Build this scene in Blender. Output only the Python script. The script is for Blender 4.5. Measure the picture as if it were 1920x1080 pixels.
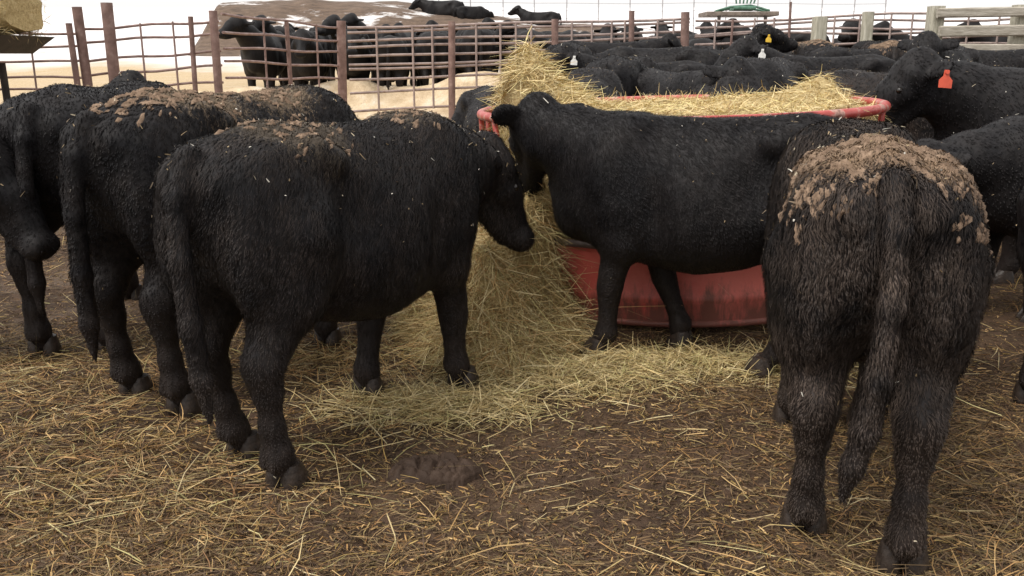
import bpy, math, random
import numpy as np
from mathutils import Vector, Matrix, kdtree

R = math.radians
random.seed(7)
rng = np.random.default_rng(11)
for o in list(bpy.data.objects):
    bpy.data.objects.remove(o)
scene = bpy.context.scene
C = scene.collection

# ------------------------------------------------------------------ camera
cam_d = bpy.data.cameras.new('camera')
cam = bpy.data.objects.new('camera', cam_d)
C.objects.link(cam)
cam.location = (0, 0, 1.55)
cam.rotation_euler = (R(90 - 14.2), 0, 0)
cam_d.lens = 31.9
cam_d.sensor_width = 36
cam_d.clip_end = 3000
cam_d.dof.use_dof = False
scene.camera = cam

# ------------------------------------------------------------------ world, sun, exposure
SUN_EL, SUN_AZ = 58, 235          # azimuth: compass angle from +Y, clockwise
world = bpy.data.worlds.new('World')
scene.world = world
world.use_nodes = True
wn, wl = world.node_tree.nodes, world.node_tree.links
wn.clear()
sky = wn.new('ShaderNodeTexSky')
sky.sky_type = 'NISHITA'
sky.sun_disc = False
sky.sun_elevation = R(SUN_EL)
sky.sun_rotation = R(SUN_AZ)
sky.dust_density = 4.0
sky.air_density = 1.0
hs = wn.new('ShaderNodeHueSaturation')
hs.inputs['Saturation'].default_value = 0.16
bg = wn.new('ShaderNodeBackground')
bg.inputs['Strength'].default_value = 0.15
wo = wn.new('ShaderNodeOutputWorld')
wl.new(sky.outputs[0], hs.inputs['Color'])
ov = wn.new('ShaderNodeMix')                 # even cloud deck over the clear sky
ov.data_type = 'RGBA'
ov.inputs[0].default_value = 0.72
ov.inputs[7].default_value = (5.0, 4.85, 4.75, 1)
wl.new(hs.outputs[0], ov.inputs[6])
wl.new(ov.outputs[2], bg.inputs['Color'])
wl.new(bg.outputs[0], wo.inputs['Surface'])

sun_d = bpy.data.lights.new('sun', 'SUN')
sun_d.energy = 1.5
sun_d.angle = R(28)
sun_d.color = (1, 0.95, 0.88)
sun = bpy.data.objects.new('sun', sun_d)
C.objects.link(sun)
az, el = R(SUN_AZ), R(SUN_EL)
sdir = Vector((math.sin(az) * math.cos(el), math.cos(az) * math.cos(el), math.sin(el)))
sun.rotation_euler = sdir.to_track_quat('Z', 'Y').to_euler()
sun.location = (0, 0, 20)

vs = scene.view_settings
vs.view_transform = 'Standard'
vs.look = 'None'
vs.gamma = 1
vs.use_curve_mapping = False
vs.exposure = 0.75

# ------------------------------------------------------------------ material helpers
def new_mat(name):
    m = bpy.data.materials.new(name)
    m.use_nodes = True
    nt = m.node_tree
    b = nt.nodes['Principled BSDF']
    return m, nt, b

def nd(nt, typ, **kw):
    n = nt.nodes.new(typ)
    for k, v in kw.items():
        if k in n.inputs.keys():
            n.inputs[k].default_value = v
        else:
            setattr(n, k, v)
    return n

def ramp(nt, stops, interp='LINEAR'):
    r = nt.nodes.new('ShaderNodeValToRGB')
    r.color_ramp.interpolation = interp
    e = r.color_ramp.elements
    while len(e) > 1:
        e.remove(e[-1])
    e[0].position = stops[0][0]
    e[0].color = (*stops[0][1], 1) if len(stops[0][1]) == 3 else stops[0][1]
    for p, c in stops[1:]:
        x = e.new(p)
        x.color = (*c, 1) if len(c) == 3 else c
    return r

def g3(v):
    return (v, v, v)

def coords(nt, which='Object', scale=(1, 1, 1)):
    tc = nt.nodes.new('ShaderNodeTexCoord')
    mp = nt.nodes.new('ShaderNodeMapping')
    mp.inputs['Scale'].default_value = scale
    nt.links.new(tc.outputs[which], mp.inputs['Vector'])
    return mp.outputs[0]

def mix(nt, fac, a, b, blend='MIX'):
    m = nt.nodes.new('ShaderNodeMix')
    m.data_type = 'RGBA'
    m.blend_type = blend
    for sock, v in ((m.inputs[0], fac), (m.inputs[6], a), (m.inputs[7], b)):
        if isinstance(v, (int, float)):
            sock.default_value = v
        elif isinstance(v, tuple):
            sock.default_value = (*v, 1) if len(v) == 3 else v
        else:
            nt.links.new(v, sock)
    return m.outputs[2]

def noise_mat(name, stops, scale=8, detail=6, rough=0.8, bump=0.3, bump_scale=40, dist=0.02, spec=0.3, vec_scale=(1, 1, 1), metallic=0, which='Object'):
    m, nt, b = new_mat(name)
    v = coords(nt, which, vec_scale)
    n = nd(nt, 'ShaderNodeTexNoise', Scale=scale, Detail=detail, Roughness=0.62)
    nt.links.new(v, n.inputs['Vector'])
    r = ramp(nt, stops)
    nt.links.new(n.outputs[0], r.inputs[0])
    nt.links.new(r.outputs[0], b.inputs['Base Color'])
    n2 = nd(nt, 'ShaderNodeTexNoise', Scale=bump_scale, Detail=5, Roughness=0.6)
    nt.links.new(v, n2.inputs['Vector'])
    bp = nd(nt, 'ShaderNodeBump', Strength=bump, Distance=dist)
    nt.links.new(n2.outputs[0], bp.inputs['Height'])
    nt.links.new(bp.outputs[0], b.inputs['Normal'])
    b.inputs['Roughness'].default_value = rough
    b.inputs['Specular IOR Level'].default_value = spec
    b.inputs['Metallic'].default_value = metallic
    return m

def strand_mat(name, rough=0.65):
    m, nt, b = new_mat(name)
    a = nt.nodes.new('ShaderNodeVertexColor')
    a.layer_name = 'Col'
    nt.links.new(a.outputs[0], b.inputs['Base Color'])
    b.inputs['Roughness'].default_value = rough
    b.inputs['Specular IOR Level'].default_value = 0.35
    return m

M_STRAW = strand_mat('straw_stalks')

def fur_mat(name, base=(0.0055, 0.0052, 0.0062), tint=(0.013, 0.0112, 0.0112), mud=None, mudcol=(0.20, 0.135, 0.085), dust=0.0, dirty_legs=0.35, coat=False):
    """black hide; mud = list of (centre, radius) in the animal's own space, dried manure caked on the coat"""
    m, nt, b = new_mat(name)
    L = nt.links
    v = coords(nt)
    n = nd(nt, 'ShaderNodeTexNoise', Scale=5.0, Detail=6, Roughness=0.65)
    L.new(v, n.inputs['Vector'])
    r = ramp(nt, [(0.35, base), (0.7, tint)])
    L.new(n.outputs[0], r.inputs[0])
    col = r.outputs[0]
    # streaks along the lie of the hair
    vs_ = coords(nt, 'Object', (22, 60, 9))
    n3 = nd(nt, 'ShaderNodeTexNoise', Scale=1.6, Detail=4, Roughness=0.7)
    L.new(vs_, n3.inputs['Vector'])
    r3 = ramp(nt, [(0.35, g3(0.45 if not coat or mud else 0.7)), (0.72, g3(2.1 if not coat or mud else 1.45))])
    L.new(n3.outputs[0], r3.inputs[0])
    col = mix(nt, 1.0, col, r3.outputs[0], 'MULTIPLY')
    sep = nt.nodes.new('ShaderNodeSeparateXYZ')
    tc = nt.nodes.new('ShaderNodeTexCoord')
    L.new(tc.outputs['Object'], sep.inputs[0])
    # dried dirt splashed on the lower legs
    mr = nd(nt, 'ShaderNodeMapRange')
    mr.inputs[1].default_value = 0.75
    mr.inputs[2].default_value = 0.05
    mr.inputs[3].default_value = 0
    mr.inputs[4].default_value = 1
    L.new(sep.outputs[2], mr.inputs[0])
    n4 = nd(nt, 'ShaderNodeTexNoise', Scale=16.0, Detail=5, Roughness=0.7)
    L.new(v, n4.inputs['Vector'])
    mu = nd(nt, 'ShaderNodeMath', operation='MULTIPLY')
    L.new(mr.outputs[0], mu.inputs[0])
    L.new(n4.outputs[0], mu.inputs[1])
    mu2 = nd(nt, 'ShaderNodeMath', operation='MULTIPLY')
    L.new(mu.outputs[0], mu2.inputs[0])
    mu2.inputs[1].default_value = dirty_legs
    col = mix(nt, mu2.outputs[0], col, (0.075, 0.05, 0.036))
    if mud:
        for cen, rad in mud:
            vm = nd(nt, 'ShaderNodeVectorMath', operation='DISTANCE')
            L.new(tc.outputs['Object'], vm.inputs[0])
            vm.inputs[1].default_value = cen
            vv = coords(nt, 'Object', (30, 30, 12))
            n5 = nd(nt, 'ShaderNodeTexNoise', Scale=1.0, Detail=4, Roughness=0.75, Distortion=1.6)
            L.new(vv, n5.inputs['Vector'])
            ma = nd(nt, 'ShaderNodeMath', operation='MULTIPLY_ADD')
            L.new(n5.outputs[0], ma.inputs[0])
            ma.inputs[1].default_value = -rad * 2.6
            L.new(vm.outputs['Value'], ma.inputs[2])
            m2 = nd(nt, 'ShaderNodeMapRange')
            m2.inputs[1].default_value = -rad * 0.10
            m2.inputs[2].default_value = -rad * 0.40
            m2.inputs[3].default_value = 0
            m2.inputs[4].default_value = 0.95
            L.new(ma.outputs[0], m2.inputs[0])
            n6 = nd(nt, 'ShaderNodeTexNoise', Scale=45.0, Detail=4, Roughness=0.7)
            L.new(v, n6.inputs['Vector'])
            r6 = ramp(nt, [(0.3, tuple(c * 0.45 for c in mudcol)), (0.65, mudcol)])
            L.new(n6.outputs[0], r6.inputs[0])
            col = mix(nt, m2.outputs[0], col, r6.outputs[0])
    if dust > 0:
        n7 = nd(nt, 'ShaderNodeTexNoise', Scale=9.0, Detail=7, Roughness=0.75)
        L.new(v, n7.inputs['Vector'])
        r7 = ramp(nt, [(0.45, g3(0)), (0.75, g3(dust))])
        L.new(n7.outputs[0], r7.inputs[0])
        col = mix(nt, r7.outputs[0], col, (0.12, 0.09, 0.07))
    L.new(col, b.inputs['Base Color'])
    b.inputs['Roughness'].default_value = 0.6
    b.inputs['Specular IOR Level'].default_value = 0.12 if coat else 0.2
    if not coat:
        bp = nd(nt, 'ShaderNodeBump', Strength=0.25, Distance=0.012)
        L.new(n3.outputs[0], bp.inputs['Height'])
        L.new(bp.outputs[0], b.inputs['Normal'])
    return m

# ------------------------------------------------------------------ mesh helpers
def mesh_np(name, V, F, cols=None, smooth=False):
    """V (n,3), F list of (m,k) int arrays"""
    V = np.ascontiguousarray(V, dtype=np.float32)
    if isinstance(F, np.ndarray):
        F = [F]
    me = bpy.data.meshes.new(name)
    me.vertices.add(len(V))
    me.vertices.foreach_set('co', V.ravel())
    tot = sum(f.size for f in F)
    me.loops.add(tot)
    me.loops.foreach_set('vertex_index', np.concatenate([f.ravel() for f in F]).astype(np.int32))
    npoly = sum(len(f) for f in F)
    me.polygons.add(npoly)
    cnt = np.concatenate([np.full(len(f), f.shape[1], dtype=np.int32) for f in F])
    st = np.concatenate([[0], np.cumsum(cnt)[:-1]]).astype(np.int32)
    me.polygons.foreach_set('loop_start', st)
    me.polygons.foreach_set('use_smooth', np.full(npoly, smooth))
    me.update(calc_edges=True)
    if cols is not None:
        a = me.color_attributes.new('Col', 'FLOAT_COLOR', 'POINT')
        c4 = np.ones((len(V), 4), dtype=np.float32)
        c4[:, :3] = cols
        a.data.foreach_set('color', c4.ravel())
    return me

def link(name, me, mat=None, parent=None, loc=None, rot=None):
    o = bpy.data.objects.new(name, me)
    C.objects.link(o)
    if mat is not None and me is not None and len(me.materials) == 0:
        me.materials.append(mat)
    if parent is not None:
        o.parent = parent
    if loc is not None:
        o.location = loc
    if rot is not None:
        o.rotation_euler = rot
    return o

def tag(o, label=None, cat=None, group=None, kind=None):
    if label: o['label'] = label
    if cat: o['category'] = cat
    if group: o['group'] = group
    if kind: o['kind'] = kind
    return o

def empty(name, loc=(0, 0, 0), rz=0, scale=1.0):
    o = bpy.data.objects.new(name, None)
    C.objects.link(o)
    o.location = loc
    o.rotation_euler = (0, 0, rz)
    o.scale = (scale,) * 3
    o.empty_display_size = 0.2
    return o

class MB:
    """collects closed shapes into one mesh"""
    def __init__(s):
        s.V = []; s.Q = []; s.T = []; s.n = 0
    def add(s, V, Q=(), T=()):
        s.V.append(np.asarray(V, float))
        s.Q += [tuple(i + s.n for i in q) for q in Q]
        s.T += [tuple(i + s.n for i in t) for t in T]
        s.n += len(V)
    def tube(s, pts, rad, seg=8, closed=False, squash=None):
        pts = [Vector(p) for p in pts]
        n = len(pts)
        rad = rad if hasattr(rad, '__len__') else [rad] * n
        V = []
        up0 = None
        for i, p in enumerate(pts):
            if closed:
                d = pts[(i + 1) % n] - pts[i - 1]
            else:
                d = pts[min(i + 1, n - 1)] - pts[max(i - 1, 0)]
            d.normalize()
            if up0 is None:
                up0 = Vector((0, 0, 1)) if abs(d.z) < 0.9 else Vector((1, 0, 0))
            a = d.cross(up0)
            if a.length < 1e-4:
                a = d.cross(Vector((0.3, 1, 0.2)))
            a.normalize()
            b = a.cross(d).normalized()
            if abs(d.z) >= 0.9 or True:
                up0 = b
            for k in range(seg):
                t = 2 * math.pi * k / seg
                V.append(p + a * (math.cos(t) * rad[i]) + b * (math.sin(t) * rad[i]))
        Q, T = [], []
        m = n if closed else n - 1
        for i in range(m):
            j = (i + 1) % n
            for k in range(seg):
                l = (k + 1) % seg
                Q.append((i * seg + k, i * seg + l, j * seg + l, j * seg + k))
        if not closed:
            V.append(pts[0]); V.append(pts[-1])
            c0, c1 = n * seg, n * seg + 1
            for k in range(seg):
                l = (k + 1) % seg
                T.append((c0, l, k))
                T.append((c1, (n - 1) * seg + k, (n - 1) * seg + l))
        s.add([tuple(v) for v in V], Q, T)
        return s
    def box(s, cx, cy, cz, sx, sy, sz, rz=0, rx=0, ry=0, bev=0.0):
        M = Matrix.Translation((cx, cy, cz)) @ Matrix.Rotation(rz, 4, 'Z') @ Matrix.Rotation(rx, 4, 'X') @ Matrix.Rotation(ry, 4, 'Y')
        hx, hy, hz = sx / 2, sy / 2, sz / 2
        if bev <= 0:
            P = [(x, y, z) for x in (-hx, hx) for y in (-hy, hy) for z in (-hz, hz)]
            Q = [(0, 1, 3, 2), (4, 6, 7, 5), (0, 4, 5, 1), (2, 3, 7, 6), (0, 2, 6, 4), (1, 5, 7, 3)]
            s.add([tuple(M @ Vector(p)) for p in P], Q)
        else:
            # octagonal-edged bar along x
            b_ = bev
            ring = [(-hy + b_, -hz), (hy - b_, -hz), (hy, -hz + b_), (hy, hz - b_), (hy - b_, hz), (-hy + b_, hz), (-hy, hz - b_), (-hy, -hz + b_)]
            P = [(-hx, y, z) for y, z in ring] + [(hx, y, z) for y, z in ring]
            Q = [(k, (k + 1) % 8, 8 + (k + 1) % 8, 8 + k) for k in range(8)]
            P += [(-hx - 0.2 * b_, 0, 0), (hx + 0.2 * b_, 0, 0)]
            T = [(16, (k + 1) % 8, k) for k in range(8)] + [(17, 8 + k, 8 + (k + 1) % 8) for k in range(8)]
            s.add([tuple(M @ Vector(p)) for p in P], Q, T)
        return s
    def mesh(s, name, smooth=False):
        V = np.concatenate(s.V)
        F = []
        if s.Q: F.append(np.array(s.Q, dtype=np.int32))
        if s.T: F.append(np.array(s.T, dtype=np.int32))
        me = mesh_np(name, V, F, smooth=smooth)
        if smooth:
            try:
                me.set_sharp_from_angle(angle=R(50))
            except Exception:
                pass
        return me
    def build(s, name, mat, parent=None, smooth=True, **kw):
        return link(name, s.mesh(name, smooth), mat, parent, **kw)

# lattice noise ---------------------------------------------------
def vnoise(x, y, scale, seed):
    g = np.random.default_rng(seed).random((128, 128))
    u, v = np.asarray(x) * scale + 57.3, np.asarray(y) * scale + 31.7
    i, j = np.floor(u).astype(int), np.floor(v).astype(int)
    fu, fv = u - i, v - j
    fu = fu * fu * (3 - 2 * fu); fv = fv * fv * (3 - 2 * fv)
    i0, i1, j0, j1 = i % 128, (i + 1) % 128, j % 128, (j + 1) % 128
    return (g[i0, j0] * (1 - fu) + g[i1, j0] * fu) * (1 - fv) + (g[i0, j1] * (1 - fu) + g[i1, j1] * fu) * fv - 0.5

def fbm(x, y, scale, seed, octv=4, gain=0.5):
    t, a = 0, 1.0
    for k in range(octv):
        t = t + a * vnoise(x, y, scale * 2 ** k, seed + k)
        a *= gain
    return t

def rise(y):
    return np.interp(y, [-50, 7.5, 9, 12, 16, 22, 30, 45, 80, 130, 200, 600], [0, 0, 0.1, 0.37, 0.6, 0.9, 1.3, 2.3, 5.2, 8.3, 9.5, 10])

def gz(x, y):
    x = np.asarray(x, float); y = np.asarray(y, float)
    near = np.clip((14 - y) / 6, 0, 1)
    h = rise(y)
    h = h + near * (0.035 * fbm(x, y, 1.1, 3, 3) + 0.030 * fbm(x, y, 6.0, 9, 3, 0.62) - 0.13 * np.clip(vnoise(x, y, 5.5, 15) - 0.20, 0, 0.3))
    h = h + (1 - near) * 0.12 * fbm(x, y, 0.25, 21, 3)
    return h

# ------------------------------------------------------------------ ground
def axis(segs):
    out = []
    for a, b, st in segs:
        out.append(np.arange(a, b, st))
    out.append(np.array([segs[-1][1]]))
    return np.concatenate(out)

gx = axis([(-700, -100, 60), (-100, -20, 8), (-20, -5, 0.6), (-5, 5, 0.04), (5, 20, 0.6), (20, 100, 8), (100, 700, 60)])
gy = axis([(-60, 0, 6), (0, 1.5, 0.15), (1.5, 7.5, 0.04), (7.5, 16, 0.2), (16, 60, 1.5), (60, 200, 10), (200, 900, 70)])
X, Y = np.meshgrid(gx, gy, indexing='ij')
Z = gz(X, Y)
nx_, ny_ = X.shape
idx = np.arange(nx_ * ny_).reshape(nx_, ny_)
Q = np.stack([idx[:-1, :-1], idx[1:, :-1], idx[1:, 1:], idx[:-1, 1:]], -1).reshape(-1, 4)
me = mesh_np('ground', np.stack([X, Y, Z], -1).reshape(-1, 3), Q, smooth=True)

def ground_mat():
    m, nt, b = new_mat('yard_ground')
    L = nt.links
    v = coords(nt)
    n1 = nd(nt, 'ShaderNodeTexNoise', Scale=1.3, Detail=8, Roughness=0.65)
    n2 = nd(nt, 'ShaderNodeTexNoise', Scale=22, Detail=6, Roughness=0.7)
    n3 = nd(nt, 'ShaderNodeTexNoise', Scale=70, Detail=4, Roughness=0.7, Distortion=1.5)
    for n in (n1, n2, n3):
        L.new(v, n.inputs['Vector'])
    r1 = ramp(nt, [(0.3, (0.036, 0.0200, 0.0115)), (0.5, (0.064, 0.037, 0.0215)), (0.7, (0.105, 0.063, 0.034))])
    L.new(n1.outputs[0], r1.inputs[0])
    r2 = ramp(nt, [(0.3, g3(0.45)), (0.7, g3(1.5))])
    L.new(n2.outputs[0], r2.inputs[0])
    col = mix(nt, 1.0, r1.outputs[0], r2.outputs[0], 'MULTIPLY')
    # trampled chaff bits
    r3 = ramp(nt, [(0.56, g3(0)), (0.66, g3(0.55))])
    L.new(n3.outputs[0], r3.inputs[0])
    col = mix(nt, r3.outputs[0], col, (0.22, 0.155, 0.075))
    # beyond the pen: pale straw bedding, then snow
    sep = nt.nodes.new('ShaderNodeSeparateXYZ')
    tc = nt.nodes.new('ShaderNodeTexCoord')
    L.new(tc.outputs['Object'], sep.inputs[0])
    nb = nd(nt, 'ShaderNodeTexNoise', Scale=0.35, Detail=5, Roughness=0.6)
    L.new(v, nb.inputs['Vector'])
    def zone(sock, a, b_, wob):
        ad = nd(nt, 'ShaderNodeMath', operation='MULTIPLY_ADD')
        L.new(nb.outputs[0], ad.inputs[0]); ad.inputs[1].default_value = wob; L.new(sock, ad.inputs[2])
        mr = nd(nt, 'ShaderNodeMapRange')
        mr.inputs[1].default_value = a + wob * 0.5; mr.inputs[2].default_value = b_ + wob * 0.5
        L.new(ad.outputs[0], mr.inputs[0])
        return mr.outputs[0]
    zs = zone(sep.outputs[1], 9.5, 10.5, 3)
    zl = zone(sep.outputs[0], 2.5, -0.5, 3)
    mm = nd(nt, 'ShaderNodeMath', operation='MULTIPLY')
    L.new(zs, mm.inputs[0]); L.new(zl, mm.inputs[1])
    rs = ramp(nt, [(0.3, (0.34, 0.24, 0.13)), (0.7, (0.62, 0.49, 0.31))])
    L.new(n2.outputs[0], rs.inputs[0])
    col = mix(nt, mm.outputs[0], col, rs.outputs[0])
    zf = zone(sep.outputs[1], 27, 33, 10)
    rf = ramp(nt, [(0.35, (0.80, 0.79, 0.80)), (0.62, (0.72, 0.69, 0.68)), (0.72, (0.30, 0.23, 0.18))])
    nf = nd(nt, 'ShaderNodeTexNoise', Scale=0.5, Detail=7, Roughness=0.7)
    L.new(v, nf.inputs['Vector'])
    L.new(nf.outputs[0], rf.inputs[0])
    col = mix(nt, zf, col, rf.outputs[0])
    L.new(col, b.inputs['Base Color'])
    bp = nd(nt, 'ShaderNodeBump', Strength=0.8, Distance=0.02)
    L.new(n2.outputs[0], bp.inputs['Height'])
    bp2 = nd(nt, 'ShaderNodeBump', Strength=0.6, Distance=0.006)
    L.new(n3.outputs[0], bp2.inputs['Height'])
    L.new(bp.outputs[0], bp2.inputs['Normal'])
    L.new(bp2.outputs[0], b.inputs['Normal'])
    rr_ = ramp(nt, [(0.4, g3(0.9)), (0.62, g3(0.55))])
    L.new(n1.outputs[0], rr_.inputs[0])
    L.new(rr_.outputs[0], b.inputs['Roughness'])
    b.inputs['Specular IOR Level'].default_value = 0.3
    return m
tag(link('ground', me, ground_mat()), kind='structure')

# dirt mound with snow patches -------------------------------------
def mound(name, x0, x1, y0, y1, fn, mat, step):
    xs = np.arange(x0, x1 + step, step); ys = np.arange(y0, y1 + step, step)
    X, Y = np.meshgrid(xs, ys, indexing='ij')
    Z = fn(X, Y)
    a, b = X.shape
    idx = np.arange(a * b).reshape(a, b)
    Q = np.stack([idx[:-1, :-1], idx[1:, :-1], idx[1:, 1:], idx[:-1, 1:]], -1).reshape(-1, 4)
    return link(name, mesh_np(name, np.stack([X, Y, Z], -1).reshape(-1, 3), Q, smooth=True), mat)

def mound_mat():
    m, nt, b = new_mat('frozen_manure_and_snow')
    L = nt.links
    v = coords(nt, 'Object', (0.45, 1, 1.3))
    n1 = nd(nt, 'ShaderNodeTexNoise', Scale=0.75, Detail=9, Roughness=0.7)
    n2 = nd(nt, 'ShaderNodeTexNoise', Scale=5, Detail=6, Roughness=0.7)
    L.new(v, n1.inputs['Vector']); L.new(v, n2.inputs['Vector'])
    r2 = ramp(nt, [(0.3, (0.075, 0.05, 0.035)), (0.7, (0.19, 0.13, 0.09))])
    L.new(n2.outputs[0], r2.inputs[0])
    r1 = ramp(nt, [(0.56, g3(0)), (0.62, g3(1))])
    sp = nt.nodes.new('ShaderNodeSeparateXYZ')
    tcm = nt.nodes.new('ShaderNodeTexCoord')
    L.new(tcm.outputs['Object'], sp.inputs[0])
    mrx = nd(nt, 'ShaderNodeMapRange')          # more snow lies towards the right end of the bank
    mrx.inputs[1].default_value = -4; mrx.inputs[2].default_value = 6
    mrx.inputs[3].default_value = 0; mrx.inputs[4].default_value = 0.13
    L.new(sp.outputs[0], mrx.inputs[0])
    adx = nd(nt, 'ShaderNodeMath', operation='ADD')
    L.new(n1.outputs[0], adx.inputs[0]); L.new(mrx.outputs[0], adx.inputs[1])
    L.new(adx.outputs[0], r1.inputs[0])
    L.new(mix(nt, r1.outputs[0], r2.outputs[0], (0.74, 0.72, 0.71)), b.inputs['Base Color'])
    bp = nd(nt, 'ShaderNodeBump', Strength=0.8, Distance=0.15)
    L.new(n2.outputs[0], bp.inputs['Height']); L.new(bp.outputs[0], b.inputs['Normal'])
    b.inputs['Roughness'].default_value = 0.85
    return m
M_MOUND = mound_mat()

def mound_fn(X, Y):
    base = gz(X, Y)
    prof = np.interp(X, [-15, -12.6, -11.8, -9, -5, -3, 0, 4, 8, 13, 15], [-0.4, -0.3, 1.9, 1.95, 1.85, 1.6, 1.25, 0.85, 0.5, 0.2, -0.4])
    cr = np.exp(-((Y - 40) / 4.2) ** 4)
    return base + prof * cr + 0.22 * fbm(X, Y, 0.5, 40, 4) * (prof > 0.1) - 0.15 * (1 - cr)
tag(mound('dirt_mound', -15, 15, 33, 47, mound_fn, M_MOUND, 0.25), kind='structure')

# ------------------------------------------------------------------ straw strands
PAL_STRAW = np.array([(0.44, 0.30, 0.135), (0.35, 0.225, 0.095), (0.52, 0.39, 0.20), (0.27, 0.16, 0.07), (0.35, 0.265, 0.10), (0.20, 0.115, 0.055)])
PAL_HAY = np.array([(0.54, 0.41, 0.19), (0.46, 0.34, 0.15), (0.62, 0.50, 0.27), (0.38, 0.27, 0.115), (0.46, 0.405, 0.17)])
PAL_BRIGHT = np.array([(0.66, 0.52, 0.27), (0.58, 0.44, 0.21), (0.72, 0.60, 0.34), (0.50, 0.37, 0.16), (0.62, 0.53, 0.25)])
PAL_STRAW = PAL_STRAW * np.array([0.98, 0.88, 0.77])
PAL_DULL = 0.85 * np.array([(0.20, 0.125, 0.06), (0.13, 0.078, 0.042), (0.27, 0.18, 0.09), (0.095, 0.057, 0.032), (0.20, 0.145, 0.062)])

def strands(P, D, L, W, bend, pal, seed=0, wts=None):
    r = np.random.default_rng(seed)
    n = len(P)
    D = D / np.linalg.norm(D, axis=1, keepdims=True)
    up = r.normal(size=(n, 3)) * 0.6 + np.array([0, 0, 1.0])
    side = np.cross(D, up); side /= np.linalg.norm(side, axis=1, keepdims=True) + 1e-9
    bv = r.normal(size=(n, 3)); bv[:, 2] = -np.abs(bv[:, 2]) * 0.6
    L = np.asarray(L).reshape(-1, 1); W = np.asarray(W).reshape(-1, 1)
    V = np.empty((n, 6, 3))
    for k, s in enumerate((0, 0.5, 1.0)):
        c = P + D * L * s + bv * (L * bend * s * s)
        w = side * W * (0.5, 0.5, 0.25)[k]
        V[:, 2 * k] = c - w
        V[:, 2 * k + 1] = c + w
    base = (np.arange(n) * 6)[:, None]
    Q = np.concatenate([base + np.array([0, 1, 3, 2]), base + np.array([2, 3, 5, 4])])
    ci = r.choice(len(pal), n, p=wts)
    c = pal[ci] * r.uniform(0.65, 1.2, (n, 1))
    return V.reshape(-1, 3), Q, np.repeat(c, 6, axis=0)

def strand_obj(name, parts, parent=None, mat=None):
    V, Q, Cc, n = [], [], [], 0
    for v, q, c in parts:
        V.append(v); Q.append(q + n); Cc.append(c); n += len(v)
    me = mesh_np(name, np.concatenate(V), np.concatenate(Q), cols=np.concatenate(Cc))
    return link(name, me, mat or M_STRAW, parent)

# ------------------------------------------------------------------ cattle: implicit body -> one skin
def smin(a, b, k):
    h = np.maximum(k - np.abs(a - b), 0) / k
    return np.minimum(a, b) - h * h * k * 0.25

TX = [-0.82, -0.78, -0.70, -0.58, -0.45, -0.2, 0.05, 0.3, 0.5, 0.65, 0.77, 0.84]
TT = [1.06, 1.16, 1.235, 1.275, 1.30, 1.275, 1.262, 1.27, 1.275, 1.22, 1.10, 0.98]
TB = [1.00, 0.90, 0.78, 0.69, 0.63, 0.54, 0.50, 0.51, 0.54, 0.60, 0.68, 0.78]
TW = [0.03, 0.09, 0.17, 0.235, 0.275, 0.32, 0.34, 0.31, 0.26, 0.21, 0.14, 0.05]

def v3(*a):
    return np.array(a, float)

def norm(a):
    return a / np.linalg.norm(a)

HK = 1.16
class Pose:
    def __init__(s, poll=(0.98, 0, 1.28), hdir=(0.75, 0, -0.66), legs=(0, 0, 0, 0), tail=None, belly=1.0, wide=1.0, ears=0.0, stance=1.0, wav=0.25, hooks=1.0, lift=0.6):
        s.poll = v3(*poll); s.hdir = norm(v3(*hdir)); s.legs = legs; s.belly = belly; s.wide = wide; s.stance = stance; s.wav = wav; s.hooks = hooks; s.lift = lift
        s.tail = tail or [(-0.77, 0, 1.19), (-0.84, 0.0, 1.07), (-0.865, 0.01, 0.85), (-0.86, 0.015, 0.62), (-0.85, 0.02, 0.42), (-0.84, 0.02, 0.28)]
        d = s.hdir
        up = v3(0, 0, 1)
        if abs(d @ up) > 0.93:
            up = norm(s.poll - v3(0.3, 0, 1.0)) * v3(1, 1, 0)
        side = norm(np.cross(up, d))        # animal's left
        u = np.cross(d, side)
        s.hs, s.hu = side, u
        s.ears = ears
    def foot(s, leg):
        fr = leg in (0, 1); left = 1 if leg in (0, 2) else -1
        return v3((0.45 if fr else -0.585) + s.legs[leg], (0.155 if fr else 0.165 * s.stance) * left, 0)

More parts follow.
